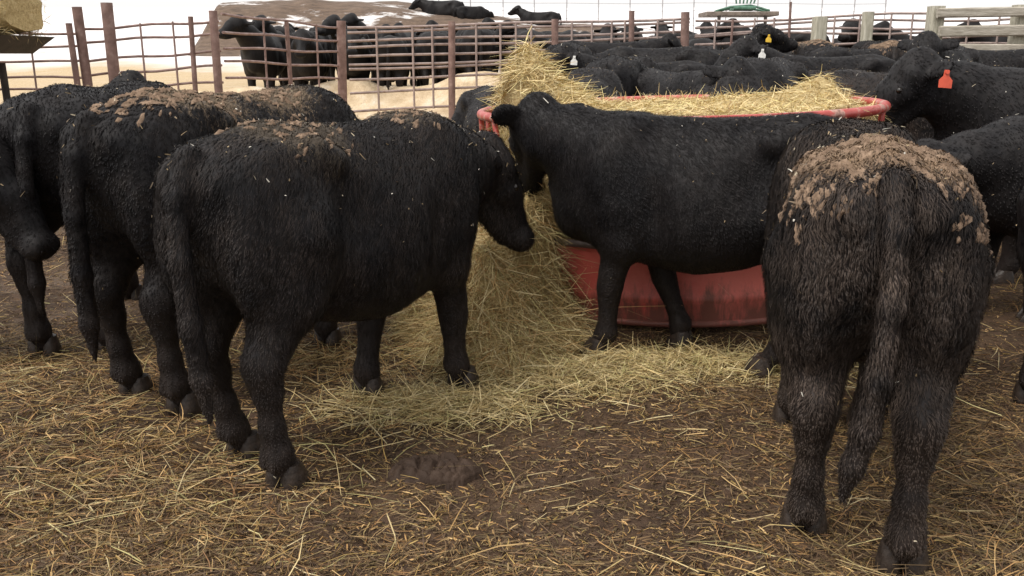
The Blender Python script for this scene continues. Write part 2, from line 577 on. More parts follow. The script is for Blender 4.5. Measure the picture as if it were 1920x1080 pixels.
def cow_skin(pose, h):
    prim = []   # (type, params, k)
    def rc(a, b, ra, rb, k=0.06):
        prim.append(('rc', v3(*a), v3(*b), ra, rb, k))
    def el(c, axes, rad, k=0.06):
        prim.append(('el', v3(*c), axes, v3(*rad), k))
    I = np.eye(3)
    for sd in (1, -1):
        # hook and pin bones, haunch
        hk = pose.hooks
        rc((-0.38, (0.17 + 0.03 * hk) * sd, 1.165 + 0.03 * hk), (-0.31, (0.19 + 0.035 * hk) * sd, 1.13 + 0.025 * hk), 0.055, 0.05, 0.14 - 0.05 * hk)
        rc((0.40, 0.13 * sd, 1.20), (0.50, 0.225 * sd, 0.92), 0.05, 0.055, 0.10)
        rc((-0.74, 0.10 * sd, 1.12), (-0.70, 0.11 * sd, 1.10), 0.055, 0.055, 0.10)
        el((-0.56, 0.165 * sd, 0.90), I, (0.215, 0.125, 0.33), 0.10)
        el((0.47, 0.165 * sd, 0.90), I, (0.20, 0.105, 0.33), 0.10)
        def sh(p, dx):
            return (p[0] + dx * np.clip(1 - p[2] / 0.85, 0, 1), p[1], p[2])
        st = pose.stance
        dx = pose.legs[2 if sd == 1 else 3]
        H = [(-0.50, 0.165, 0.90, 0.185), (-0.53, 0.175, 0.71, 0.130), (-0.625, 0.17, 0.555, 0.074), (-0.668, 0.168, 0.475, 0.062), (-0.650, 0.165, 0.38, 0.046), (-0.640, 0.165, 0.24, 0.038), (-0.625, 0.165, 0.135, 0.049), (-0.59, 0.165, 0.065, 0.046)]
        for a, b in zip(H[:-1], H[1:]):
            rc(sh((a[0], a[1] * sd * st, a[2]), dx), sh((b[0], b[1] * sd * st, b[2]), dx), a[3], b[3], 0.05)
        rc(sh((-0.72, 0.165 * sd * st, 0.52), dx), sh((-0.68, 0.165 * sd * st, 0.44), dx), 0.026, 0.032, 0.04)
        for q in (1, -1):
            rc(sh((-0.668, (0.165 * st + 0.026 * q) * sd, 0.115), dx), sh((-0.672, (0.165 * st + 0.026 * q) * sd, 0.095), dx), 0.016, 0.012, 0.02)
        dx = pose.legs[0 if sd == 1 else 1]
        Fq = [(0.44, 0.165, 0.80, 0.14), (0.40, 0.185, 0.63, 0.094), (0.425, 0.17, 0.46, 0.062), (0.43, 0.165, 0.375, 0.058), (0.425, 0.16, 0.30, 0.045), (0.42, 0.157, 0.22, 0.039), (0.415, 0.155, 0.125, 0.05), (0.445, 0.155, 0.065, 0.046)]
        for a, b in zip(Fq[:-1], Fq[1:]):
            rc(sh((a[0], a[1] * sd, a[2]), dx), sh((b[0], b[1] * sd, b[2]), dx), a[3], b[3], 0.05)
        prim.append(('sub', v3(-0.25, 0.385 * sd, 1.00), I, v3(0.10, 0.125, 0.14), 0.13))
        prim.append(('sub', v3(0.235, 0.37 * sd, 0.78), I, v3(0.045, 0.09, 0.24), 0.08))
        prim.append(('sub', v3(0.66, 0.30 * sd, 1.00), I, v3(0.05, 0.10, 0.17), 0.10))
        prim.append(('sub', v3(-0.37, 0.30 * sd, 0.56), I, v3(0.05, 0.10, 0.12), 0.09))
    P, d, s, u = pose.poll, pose.hdir, pose.hs, pose.hu
    nb = v3(0.52, 0, 1.0)
    ne = P + d * 0.06 - u * 0.06
    mid = (nb + ne) / 2 + v3(0, 0, 0.02)
    rc(nb, mid, 0.25, 0.185, 0.10)
    rc(mid, ne, 0.185, 0.135, 0.06)
    rc((0.60, 0, 0.80), (0.72, 0, 0.72), 0.17, 0.11, 0.10)
    rc(v3(0.72, 0, 0.82), (nb + ne) / 2 - v3(0, 0, 0.12), 0.055, 0.075, 0.12)
    rc((nb + ne) / 2 - v3(0, 0, 0.06), P + (d * 0.10 - u * 0.12) * HK, 0.12, 0.085, 0.08)
    # head
    K = HK
    rc(P, P + d * 0.20 * K, 0.095 * K, 0.088 * K, 0.05)
    rc(P + s * 0.055 * K + d * 0.07 * K, P - s * 0.055 * K + d * 0.07 * K, 0.078 * K, 0.078 * K, 0.05)
    rc(P + (s * 0.062 + d * 0.17 - u * 0.015) * K, P + (-s * 0.062 + d * 0.17 - u * 0.015) * K, 0.058 * K, 0.058 * K, 0.04)
    rc(P + d * 0.2 * K, P + (d * 0.40 - u * 0.02) * K, 0.082 * K, 0.060 * K, 0.04)
    rc(P + (d * 0.43 - u * 0.022 + s * 0.032) * K, P + (d * 0.43 - u * 0.022 - s * 0.032) * K, 0.060 * K, 0.060 * K, 0.025)
    rc(P + (d * 0.08 - u * 0.13) * K, P + (d * 0.38 - u * 0.085) * K, 0.072 * K, 0.040 * K, 0.05)
    for sd in (1, -1):
        e0 = norm(s * sd - u * (0.20 + pose.ears) - d * 0.38)
        ez = norm(np.cross(e0, d)); ey = np.cross(ez, e0)
        A = np.stack([e0, ey, ez])
        el(P + (s * sd * 0.165 - u * 0.045 - d * 0.015) * K, A, (0.092 * K, 0.062 * K, 0.020), 0.03)
        # nostril, eye socket
        prim.append(('sub', P + (d * 0.475 - u * 0.005 + s * sd * 0.040) * K, I, v3(0.02, 0.02, 0.02), 0.015))
    # tail
    T = pose.tail
    tr = np.interp(np.linspace(0, 1, len(T)), [0, 0.15, 0.5, 0.75, 0.9, 1], [0.045, 0.036, 0.036, 0.038, 0.030, 0.014])
    for i in range(len(T) - 1):
        rc(T[i], T[i + 1], tr[i], tr[i + 1], 0.025)

    lo = v3(-1.0, -0.42, 0.0); hi = v3(0.95, 0.42, 1.42)
    for p in prim:
        if p[0] == 'rc':
            r = max(p[3], p[4])
            for q in (p[1], p[2]):
                lo = np.minimum(lo, q - r - 3 * h); hi = np.maximum(hi, q + r + 3 * h)
        else:
            r = max(p[3]); lo = np.minimum(lo, p[1] - r - 3 * h); hi = np.maximum(hi, p[1] + r + 3 * h)
    n = np.ceil((hi - lo) / h).astype(int) + 1
    ax = [lo[i] + h * np.arange(n[i]) for i in range(3)]
    ff = np.linspace(-0.82, 0.84, 160)
    def prof(K):
        c = np.interp(ff, TX, K)
        ker = np.array([1, 2, 3, 4, 3, 2, 1], float); ker /= ker.sum()
        cp = np.pad(c, 3, mode='edge')
        return np.convolve(cp, ker, 'valid')
    tt, tb, tw = prof(TT), prof(TB), prof(TW) * pose.wide * 0.955
    tb = tt - (tt - tb) * (1 + (pose.belly - 1) * np.exp(-(ff / 0.4) ** 2))
    xs = np.clip(ax[0], -0.82, 0.84)
    tp, bt, wd = (np.interp(xs, ff, a)[:, None, None] for a in (tt, tb, tw))
    zc, hh = (tp + bt) / 2, (tp - bt) / 2
    yy, zz = ax[1][None, :, None], ax[2][None, None, :]
    t = (zz - zc) / hh
    sk = np.interp(xs, [-0.7, -0.3, 0.05, 0.5], [-0.02, 0.08, 0.16, 0.02])[:, None, None]
    we = wd * (1 - sk * np.clip(t, -1, 1))
    nt_ = np.interp(xs, [-0.8, -0.35, 0.0, 0.6], [1.75, 1.85, 2.1, 2.0])[:, None, None]
    ex = np.where(t > 0, nt_ + 0 * yy, 2.3)
    rr = (np.abs(yy / we) ** ex + np.abs(t) ** ex) ** (1 / ex)
    D = (rr - 1) * np.minimum(we, hh)
    out = np.maximum(np.maximum(ax[0] - 0.84, -0.82 - ax[0]), 0)[:, None, None]
    D = np.maximum(D, 0) + np.minimum(D, 0) + out
    D = D.astype(np.float32)
    for p in prim:
        k = p[-1]
        if p[0] == 'rc':
            r = max(p[3], p[4]) + k + 3 * h
            a0, a1 = np.minimum(p[1], p[2]) - r, np.maximum(p[1], p[2]) + r
        else:
            r = max(p[3]) + k + 3 * h
            a0, a1 = p[1] - r, p[1] + r
        i0 = np.clip(np.floor((a0 - lo) / h).astype(int), 0, n); i1 = np.clip(np.ceil((a1 - lo) / h).astype(int) + 1, 0, n)
        sl = tuple(slice(i0[q], i1[q]) for q in range(3))
        x = ax[0][sl[0]][:, None, None]; y = ax[1][sl[1]][None, :, None]; z = ax[2][sl[2]][None, None, :]
        if p[0] == 'rc':
            ba = p[2] - p[1]; L2 = ba @ ba + 1e-9
            tq = np.clip(((x - p[1][0]) * ba[0] + (y - p[1][1]) * ba[1] + (z - p[1][2]) * ba[2]) / L2, 0, 1)
            dd = np.sqrt((x - p[1][0] - tq * ba[0]) ** 2 + (y - p[1][1] - tq * ba[1]) ** 2 + (z - p[1][2] - tq * ba[2]) ** 2) - (p[3] + (p[4] - p[3]) * tq)
        else:
            A, rad = p[2], p[3]
            q = 0; q2 = 0
            for m in range(3):
                e = (x - p[1][0]) * A[m][0] + (y - p[1][1]) * A[m][1] + (z - p[1][2]) * A[m][2]
                q = q + (e / rad[m]) ** 2; q2 = q2 + (e / rad[m] ** 2) ** 2
            q = np.sqrt(q); q2 = np.sqrt(q2) + 1e-6
            dd = q * (q - 1) / q2
        D[sl] = -smin(-D[sl], dd, k) if p[0] == 'sub' else smin(D[sl], dd, k)
    # surface nets
    S = D < 0
    c8 = [S[i:S.shape[0] - 1 + i, j:S.shape[1] - 1 + j, k:S.shape[2] - 1 + k] for i in (0, 1) for j in (0, 1) for k in (0, 1)]
    any_ = np.logical_or.reduce(c8); all_ = np.logical_and.reduce(c8)
    I3 = np.argwhere(any_ & ~all_)
    ind = -np.ones(any_.shape, dtype=np.int64)
    ind[I3[:, 0], I3[:, 1], I3[:, 2]] = np.arange(len(I3))
    cor = np.array([(i, j, k) for i in (0, 1) for j in (0, 1) for k in (0, 1)])
    val = np.stack([D[I3[:, 0] + c[0], I3[:, 1] + c[1], I3[:, 2] + c[2]] for c in cor], 1)
    acc = np.zeros((len(I3), 3)); cnt = np.zeros((len(I3), 1))
    for a in range(8):
        for b in range(a + 1, 8):
            if np.abs(cor[a] - cor[b]).sum() == 1:
                m = ((val[:, a] < 0) != (val[:, b] < 0))
                tq = np.where(m, val[:, a] / np.where(m, val[:, a] - val[:, b], 1), 0)[:, None]
                acc += m[:, None] * (cor[a] + tq * (cor[b] - cor[a])); cnt += m[:, None]
    V = lo + (I3 + acc / np.maximum(cnt, 1)) * h
    F = []
    for axi in range(3):
        o1, o2 = [(1, 2), (2, 0), (0, 1)][axi]
        sl0 = [slice(None)] * 3; sl1 = [slice(None)] * 3
        sl0[axi] = slice(0, -1); sl1[axi] = slice(1, None)
        for q in (o1, o2):
            sl0[q] = slice(1, -1); sl1[q] = slice(1, -1)
        ch = S[tuple(sl0)] != S[tuple(sl1)]
        E = np.argwhere(ch)
        off = np.zeros(3, int); off[o1] = 1; off[o2] = 1
        E = E + off
        fl = S[E[:, 0], E[:, 1], E[:, 2]]
        u1 = np.zeros(3, int); u1[o1] = 1
        u2 = np.zeros(3, int); u2[o2] = 1
        g = lambda e: ind[e[:, 0], e[:, 1], e[:, 2]]
        q = np.stack([g(E - u1 - u2), g(E - u2), g(E), g(E - u1)], 1)
        q[~fl] = q[~fl][:, ::-1]
        F.append(q)
    F = np.concatenate(F)
    # relax
    ed = np.concatenate([F[:, [0, 1]], F[:, [1, 2]], F[:, [2, 3]], F[:, [3, 0]]])
    deg = np.bincount(ed[:, 0], minlength=len(V)) + np.bincount(ed[:, 1], minlength=len(V))
    for lam in (0.6, -0.55, 0.6, -0.5, 0.4):
        s_ = np.stack([np.bincount(ed[:, 0], V[ed[:, 1], c], minlength=len(V)) + np.bincount(ed[:, 1], V[ed[:, 0], c], minlength=len(V)) for c in range(3)], 1)
        V = V + lam * (s_ / deg[:, None] - V)
    return V, F

def lump(V, amp, seed):
    r = np.random.default_rng(seed)
    o = np.zeros(len(V))
    for k in range(7):
        f = r.normal(size=3) * (5 + 4 * k)
        o += np.sin(V @ f + r.uniform(0, 6.28)) / (1 + 0.5 * k)
    return o * amp

def sample_skin(V, F, n, seed):
    r = np.random.default_rng(seed)
    A, B, Cq, Dq = (V[F[:, i]] for i in range(4))
    nr = np.cross(Cq - A, Dq - B)
    ar = np.linalg.norm(nr, axis=1)
    f = r.choice(len(F), n, p=ar / ar.sum())
    u, v = r.random((n, 1)), r.random((n, 1))
    P = (A[f] * (1 - u) + B[f] * u) * (1 - v) + (Dq[f] * (1 - u) + Cq[f] * u) * v
    N = nr[f] / (ar[f][:, None] + 1e-12)
    return P, N

def coat_mesh(V, F, n, length, width, seed, wav=0.6, lift=1.0):
    r = np.random.default_rng(seed)
    P, N = sample_skin(V, F, n, seed)
    low = np.clip((0.62 - P[:, 2]) / 0.15, 0, 1)[:, None]
    fl = np.array([-0.5, 0, -0.75]) * (1 - low) + np.array([-0.08, 0, -1.0]) * low
    w = np.stack([np.sin(P @ np.array([31, 17, 23]) + 1.3), np.sin(P @ np.array([-19, 37, 29]) + 4.0), np.sin(P @ np.array([27, -33, 13]) + 2.2)], 1)
    w2 = np.stack([np.sin(P @ np.array([71, 57, -43])), np.sin(P @ np.array([-59, 67, 79]) + 2.0), np.sin(P @ np.array([47, -83, 63]) + 5.2)], 1)
    fl = fl + wav * (0.28 * w + 0.30 * w2) + 0.14 * r.normal(size=(n, 3))
    fl = fl - N * np.sum(fl * N, 1, keepdims=True)
    fl /= np.linalg.norm(fl, axis=1, keepdims=True) + 1e-9
    L = length * r.uniform(0.55, 1.25, (n, 1)) * (1 - 0.5 * low)
    tilt = r.uniform(0.08, 0.34, (n, 1)) * lift
    tip = P + L * (fl * np.cos(tilt) + N * np.sin(tilt))
    midp = P + L * 0.5 * (fl * np.cos(tilt + 0.25) + N * np.sin(tilt + 0.25))
    sd = np.cross(N, fl) * width * r.uniform(0.6, 1.3, (n, 1)) * 0.5
    Vv = np.stack([P - N * 0.003 - sd * 0.8, P - N * 0.003 + sd * 0.8, midp + sd, midp - sd, tip], 1).reshape(-1, 3)
    b = (np.arange(n) * 5)[:, None]
    return mesh_np('coat', Vv, [b + np.array([0, 1, 2, 3]), b + np.array([3, 2, 4])])

M_FUR = fur_mat('black_hide', dust=0.03)
M_COAT = fur_mat('black_coat', base=(0.0065, 0.006, 0.007), tint=(0.016, 0.0135, 0.0132), dust=0.03, coat=True)
M_HOOF = noise_mat('hoof_horn', [(0.3, (0.016, 0.012, 0.010)), (0.7, (0.055, 0.040, 0.031))], scale=30, rough=0.4)
M_EYE, _nt, _b = new_mat('eye_gloss')
_b.inputs['Base Color'].default_value = (0.01, 0.007, 0.005, 1)
_b.inputs['Roughness'].default_value = 0.12

def tag_mat(name, c):
    return noise_mat(name, [(0.3, tuple(x * 0.75 for x in c)), (0.6, c)], scale=12, rough=0.45, bump=0.05)
M_TAG = {'orange': tag_mat('tag_orange', (0.62, 0.10, 0.055)), 'white': tag_mat('tag_white', (0.75, 0.74, 0.70)), 'yellow': tag_mat('tag_yellow', (0.75, 0.48, 0.05))}

def hoof_mesh():
    m = MB()
    for sd in (1, -1):
        rings = []
        for z, fx, bx, w in ((0.0, 0.075, -0.05, 0.036), (0.02, 0.072, -0.05, 0.036), (0.05, 0.055, -0.045, 0.033), (0.085, 0.03, -0.035, 0.026)):
            ring = []
            for k in range(10):
                t = 2 * math.pi * k / 10
                c, s_ = math.cos(t), math.sin(t)
                x = (fx if c > 0 else -bx) * c
                y = w * s_ * (1 - 0.35 * max(c, 0)) + sd * (0.033 - 0.012 * max(c, 0))
                ring.append((x, y, z))
            rings.append(ring)
        V = [p for r_ in rings for p in r_]
        Q = [(i * 10 + k, i * 10 + (k + 1) % 10, (i + 1) * 10 + (k + 1) % 10, (i + 1) * 10 + k) for i in range(3) for k in range(10)]
        V += [(0, sd * 0.03, 0), (0, sd * 0.03, 0.09)]
        T = [(40, (k + 1) % 10, k) for k in range(10)] + [(41, 30 + k, 30 + (k + 1) % 10) for k in range(10)]
        m.add(V, Q, T)
    me = m.mesh('hoof', True)
    me.materials.append(M_HOOF)
    return me
HOOF = hoof_mesh()
M_CRUST = noise_mat('dried_mud_crust', [(0.3, (0.085, 0.056, 0.039)), (0.5, (0.20, 0.137, 0.094)), (0.72, (0.33, 0.235, 0.165))], scale=22, rough=0.9, bump=0.7, bump_scale=90, dist=0.01, spec=0.15)
def crust_mesh(V, F, spots, seed, size=(0.005, 0.0135)):
    """flakes of dried mud clinging to the coat; spots = (centre, radius, count)"""
    r = np.random.default_rng(seed)
    Ps, Ns = [], []
    for c, rad, cnt in spots:
        P, N = sample_skin(V, F, 60000, seed + int(abs(c[0]) * 100))
        d = np.linalg.norm(P - np.array(c), axis=1) / rad
        ok = r.random(len(P)) < np.clip(1.2 - d, 0, 1) ** 1.2
        ok &= np.sin(P @ np.array([57, 43, 31])) + np.sin(P @ np.array([-49, 67, 29]) + 2) + 0.5 * r.normal(size=len(P)) > 0.65
        w = np.flatnonzero(ok)
        w = r.permutation(w)[:cnt]
        Ps.append(P[w]); Ns.append(N[w])
    P, N = np.concatenate(Ps), np.concatenate(Ns)
    n = len(P)
    fl = np.array([-0.5, 0, -0.75]) + 0.35 * r.normal(size=(n, 3))
    fl = fl - N * np.sum(fl * N, 1, keepdims=True); fl /= np.linalg.norm(fl, axis=1, keepdims=True) + 1e-9
    sd = np.cross(N, fl)
    sz = r.uniform(*size, (n, 1)) * np.where(r.random((n, 1)) < 0.15, 1.6, 1)
    k = 7
    out = [P + N * r.uniform(0.008, 0.017, (n, 1))]
    for q in range(k):
        t = 2 * math.pi * q / k
        rr = sz * r.uniform(0.6, 1.25, (n, 1))
        out.append(P + (fl * math.cos(t) * 1.9 + sd * math.sin(t) * 0.7) * rr + N * r.uniform(-0.002, 0.007, (n, 1)))
    Vv = np.stack(out, 1).reshape(-1, 3)
    b = (np.arange(n) * (k + 1))[:, None]
    T = np.concatenate([b + np.array([0, 1 + q, 1 + (q + 1) % k]) for q in range(k)])
    me = mesh_np('mud_crust', Vv, T, smooth=True)
    me.materials.append(M_CRUST)
    return me

def tag_mesh(col):
    w, h2, t = 0.036, 0.088, 0.003
    pr = [(-w, -h2), (w, -h2), (w * 1.02, -0.045), (0.016, -0.022), (0.013, 0.012), (-0.013, 0.012), (-0.016, -0.022), (-w * 1.02, -0.045)]
    V = [(x, -t, z) for x, z in pr] + [(x, t, z) for x, z in pr]
    Q = [(k, (k + 1) % 8, 8 + (k + 1) % 8, 8 + k) for k in range(8)]
    m = MB()
    m.add(V, Q + [(0, 7, 2, 1), (7, 6, 3, 2), (6, 5, 4, 3), (8, 9, 10, 15), (15, 10, 11, 14), (14, 11, 12, 13)])
    m.tube([(0, -0.012, 0), (0, 0.012, 0)], 0.012, 8)
    me = m.mesh('ear_tag', False)
    me.materials.append(M_TAG[col])
    return me
TAGM = {k: tag_mesh(k) for k in M_TAG}

EYE = None
def eye_mesh():
    V, Q, T = [], [], []
    seg, rg = 10, 6
    for i in range(1, rg):
        a = math.pi * i / rg
        for k in range(seg):
            t = 2 * math.pi * k / seg
            V.append((math.sin(a) * math.cos(t), math.sin(a) * math.sin(t), math.cos(a)))
    for i in range(rg - 2):
        for k in range(seg):
            Q.append((i * seg + k, (i + 1) * seg + k, (i + 1) * seg + (k + 1) % seg, i * seg + (k + 1) % seg))
    V += [(0, 0, 1), (0, 0, -1)]
    for k in range(seg):
        T.append((len(V) - 2, k, (k + 1) % seg)); T.append((len(V) - 1, (rg - 2) * seg + (k + 1) % seg, (rg - 2) * seg + k))
    m = MB(); m.add(np.array(V) * 0.02, Q, T)
    me = m.mesh('eye', True); me.materials.append(M_EYE)
    return me
EYE = eye_mesh()

SKINS = {}
def skin(key, pose, h, coat_n=0, coat_len=0.045, coat_w=0.004, chaff=0, seed=1, mat=None, cmat=None, crust=None):
    """meshes for one pose, built once and shared by animals that stand alike"""
    if key in SKINS:
        return SKINS[key]
    V, F = cow_skin(pose, h)
    P_ = V.copy()
    body = mesh_np('body', V, F, smooth=True)
    body.materials.append(mat or M_FUR)
    r = {'pose': pose, 'body': body, 'coat': None, 'chaff': None}
    if coat_n:
        cm = coat_mesh(V, F, coat_n, coat_len, coat_w, seed, pose.wav, pose.lift)
        cm.materials.append(cmat or M_COAT)
        r['coat'] = cm
    if chaff:
        rr = np.random.default_rng(seed + 5)
        P, N = sample_skin(V, F, chaff * 4, seed + 9)
        keep = rr.random(len(P)) < np.clip(N[:, 2] * 0.9 + 0.18, 0.05, 1) * np.clip((P[:, 2] - 0.35) / 0.7, 0.1, 1)
        P, N = P[keep], N[keep]
        dv = rr.normal(size=P.shape); dv -= N * np.sum(dv * N, 1, keepdims=True); dv += N * 0.25
        ln = rr.uniform(0.006, 0.018, len(P)) * np.where(rr.random(len(P)) < 0.12, 2.2, 1)
        pal = np.array([(0.40, 0.34, 0.24), (0.48, 0.45, 0.39), (0.30, 0.22, 0.12), (0.22, 0.16, 0.09), (0.22, 0.16, 0.09), (0.15, 0.11, 0.07)])
        v, q, c = strands(P + N * 0.010, dv, ln, rr.uniform(0.0025, 0.0055, len(P)), 0.1, pal, seed)
        cm = mesh_np('chaff', v, q, cols=c); cm.materials.append(M_STRAW)
        r['chaff'] = cm
    r['crust'] = crust_mesh(V, F, crust, seed) if crust else None
    SKINS[key] = r
    return r

def cow(label, x, y, yaw, sk, scale=1.0, group=None, tags=(), parts=True, hooves=True, dz=0.0, sink=0.0):
    """yaw in degrees, 0 = facing +X (right), 90 = facing away from the camera"""
    z = float(gz(x, y)) + dz - sink
    pose = sk['pose']
    if not parts:
        o = link('heifer', sk['body'], None, None, (x, y, z), (0, 0, R(yaw)))
        o.scale = (scale,) * 3
        return tag(o, label, 'cow', group)
    t = empty('heifer', (x, y, z), R(yaw), scale)
    tag(t, label, 'cow', group)
    link('body', sk['body'], None, t)
    if sk['coat']:
        tag(link('coat', sk['coat'], None, t), kind='stuff')
    if sk['crust']:
        tag(link('mud_crust', sk['crust'], None, t), kind='stuff')
    if sk['chaff']:
        tag(link('chaff', sk['chaff'], None, t), kind='stuff')
    if hooves:
        for k in range(4):
            f = pose.foot(k)
            link('hoof', HOOF, None, t, (f[0], f[1], 0.0)).scale = (1.18, 1.15, 1.1)
    for sd in (1, -1):
        e = pose.poll + (pose.hdir * 0.175 + pose.hs * sd * 0.103 + pose.hu * 0.02) * HK
        link('eye', EYE, None, t, tuple(e))
    for (sd, col, wyaw) in tags:
        e = pose.poll + (pose.hs * sd * 0.225 - pose.hu * 0.05) * HK
        off = Vector((math.sin(R(wyaw - yaw)), -math.cos(R(wyaw - yaw)), 0)) * 0.035
        link('ear_tag', TAGM[col], None, t, tuple(Vector(e) + off), (R(-6), R(4), R(wyaw - yaw)))
    return t

# ------------------------------------------------------------------ fences
M_PIPE = noise_mat('rusty_pipe', [(0.3, (0.17, 0.11, 0.095)), (0.5, (0.27, 0.18, 0.16)), (0.7, (0.36, 0.275, 0.25))], scale=9, rough=0.7, bump=0.15, vec_scale=(1, 1, 1))
M_PIPE_PALE = noise_mat('weathered_pipe', [(0.3, (0.22, 0.16, 0.145)), (0.6, (0.38, 0.30, 0.27)), (0.75, (0.24, 0.14, 0.11))], scale=7, rough=0.65, bump=0.1)
M_POST = noise_mat('rusty_post', [(0.3, (0.13, 0.08, 0.068)), (0.55, (0.22, 0.14, 0.12)), (0.75, (0.32, 0.235, 0.21))], scale=8, rough=0.75, bump=0.25)
M_WOOD = noise_mat('weathered_wood', [(0.3, (0.24, 0.21, 0.165)), (0.55, (0.42, 0.385, 0.32)), (0.75, (0.54, 0.50, 0.43))], scale=3.5, rough=0.85, bump=0.5, bump_scale=14, vec_scale=(1.2, 9, 9))
M_WOODP = noise_mat('weathered_post_wood', [(0.3, (0.27, 0.25, 0.19)), (0.55, (0.45, 0.425, 0.34)), (0.75, (0.56, 0.53, 0.45))], scale=3.5, rough=0.85, bump=0.5, bump_scale=14, vec_scale=(9, 9, 1.2))
M_WIRE = noise_mat('fence_wire', [(0.3, (0.25, 0.24, 0.24)), (0.7, (0.36, 0.35, 0.35))], scale=5, rough=0.5)

def pipe_fence(label, a, b, za, zb, rails, posts, stays=(), rail_r=0.02, post_r=0.05, post_top=0.1, mat=None, sag=0.02, name='pipe_fence', seed=0, top_r=None):
    """a, b = ground plan ends; za, zb = height of the top rail at each end; rails = drops below the top rail"""
    r = random.Random(seed)
    t = empty(name, (a[0], a[1], float(gz(*a))))
    tag(t, label, 'fence')
    ox, oy, oz = t.location
    def at(f, drop):
        return (a[0] + (b[0] - a[0]) * f - ox, a[1] + (b[1] - a[1]) * f - oy, za + (zb - za) * f - drop - oz)
    for i, dr in enumerate(rails):
        n = 9
        d0, d1 = dr + r.uniform(-0.02, 0.02), dr + r.uniform(-0.02, 0.02)
        pts = []
        for k in range(n):
            f = k / (n - 1)
            p = at(f, d0 + (d1 - d0) * f + sag * math.sin(f * math.pi * 3 + i) * 0.6)
            pts.append((p[0], p[1], p[2]))
        MB().tube(pts, (top_r if (i == 0 and top_r) else rail_r), 8).build('rail', mat or M_PIPE, t)
    for f, pr, up in posts:
        p = at(f, 0)
        off = -0.06
        g = float(gz(a[0] + (b[0] - a[0]) * f, a[1] + (b[1] - a[1]) * f)) - 0.3 - oz
        ln = r.uniform(-0.03, 0.03)
        m = MB().tube([(p[0] + ln, p[1] + off - pr, g), (p[0] + ln * 0.3, p[1] + off - pr, (g + p[2]) / 2), (p[0] - ln, p[1] + off - pr, p[2] + up)], pr, 12)
        m.build('post', M_POST, t)
    for f in stays:
        p0, p1 = at(f, rails[0] - 0.01), at(f, rails[-1] + 0.02)
        MB().tube([(p0[0], p0[1] - 0.03, p0[2]), (p1[0], p1[1] - 0.03, p1[2])], rail_r * 0.85, 8).build('stay', mat or M_PIPE, t)
    return t

pipe_fence('rusty pipe fence panel at the left edge with closely spaced rails below the tan bale',
           (-7.6, 10.6), (-5.02, 10.9), 1.86, 1.84, [0, 0.17, 0.33, 0.50, 0.67, 0.84, 1.0, 1.17, 1.35], [(0.99, 0.035, 0.10), (0.38, 0.035, 0.06)],
           stays=(0.52, 0.80), rail_r=0.014, seed=1)
pipe_fence('rusty pipe fence with two tall thick posts behind the muddy backed cattle',
           (-5.0, 11.0), (-3.52, 11.35), 1.90, 2.0, [0, 0.18, 0.36, 0.54, 0.72, 0.90, 1.08, 1.28], [(0.02, 0.055, 0.22), (0.22, 0.065, 0.25), (0.98, 0.05, 0.10), (0.80, 0.03, 0.05)],
           stays=(0.42, 0.66), rail_r=0.015, seed=2)
pipe_fence('rusty pipe fence running back from the corner post towards the dirt mound',
           (-3.5, 11.4), (-2.6, 14.4), 2.06, 2.0, [0, 0.2, 0.38, 0.56, 0.76, 0.98, 1.2], [(0.5, 0.03, 0.0), (1.0, 0.07, 0.1)],
           stays=(0.3, 0.75), rail_r=0.016, seed=3)
pipe_fence('long rusty pipe fence with many pale rails in front of the packed herd',
           (-2.55, 14.6), (2.95, 15.7), 2.0, 2.17, [0, 0.06, 0.20, 0.27, 0.42, 0.56, 0.63, 0.78, 0.96, 1.25], [(0.29, 0.055, 0.06), (0.59, 0.055, 0.06), (0.82, 0.045, 0.16), (0.985, 0.07, 0.12)],
           stays=(0.08, 0.18, 0.235, 0.36, 0.43, 0.475, 0.52, 0.64, 0.70, 0.76, 0.80, 0.90, 0.95), rail_r=0.02, mat=M_PIPE_PALE, seed=4)
pipe_fence('pale pipe fence sagging between the thick rusty post and the wooden posts',
           (3.05, 15.7), (9.6, 15.9), 2.16, 2.34, [0, 0.08, 0.20, 0.28, 0.40, 0.52, 0.62, 0.78, 0.95], [(0.09, 0.02, 0.0), (0.24, 0.022, 0.25)],
           stays=(0.05, 0.15, 0.20, 0.31, 0.355, 0.42, 0.50, 0.555, 0.62, 0.70, 0.78, 0.86, 0.93), rail_r=0.02, mat=M_PIPE_PALE, sag=0.06, seed=5)

# wooden fence at the right
wf = empty('wooden_fence', (4.95, 15.2, float(gz(4.95, 15.2))))
tag(wf, 'weathered wooden fence with stout grey posts and heavy boards at the upper right', 'fence')
ox, oy, oz = wf.location
for px_, w_, top in ((4.95, 0.22, 2.20), (5.72, 0.17, 2.27), (6.80, 0.24, 2.36), (8.15, 0.22, 2.38)):
    g = float(gz(px_, 15.2)) - 0.3
    m = MB().box(px_ - ox, 0, (top + g) / 2 - oz, top - g, w_, w_ * 0.9, ry=R(90), bev=0.025)
    m.build('post', M_WOODP, wf, smooth=False)
for z, hgt, x0, x1, dz in ((2.27, 0.15, 6.74, 9.6, 0.05), (1.985, 0.17, 6.80, 9.6, 0.04), (1.67, 0.20, 6.62, 9.6, -0.02)):
    m = MB().box((x0 + x1) / 2 - ox, -0.19, z - oz, x1 - x0, 0.09, hgt, ry=-math.atan2(dz, x1 - x0), bev=0.02)
    m.build('board', M_WOOD, wf, smooth=False)

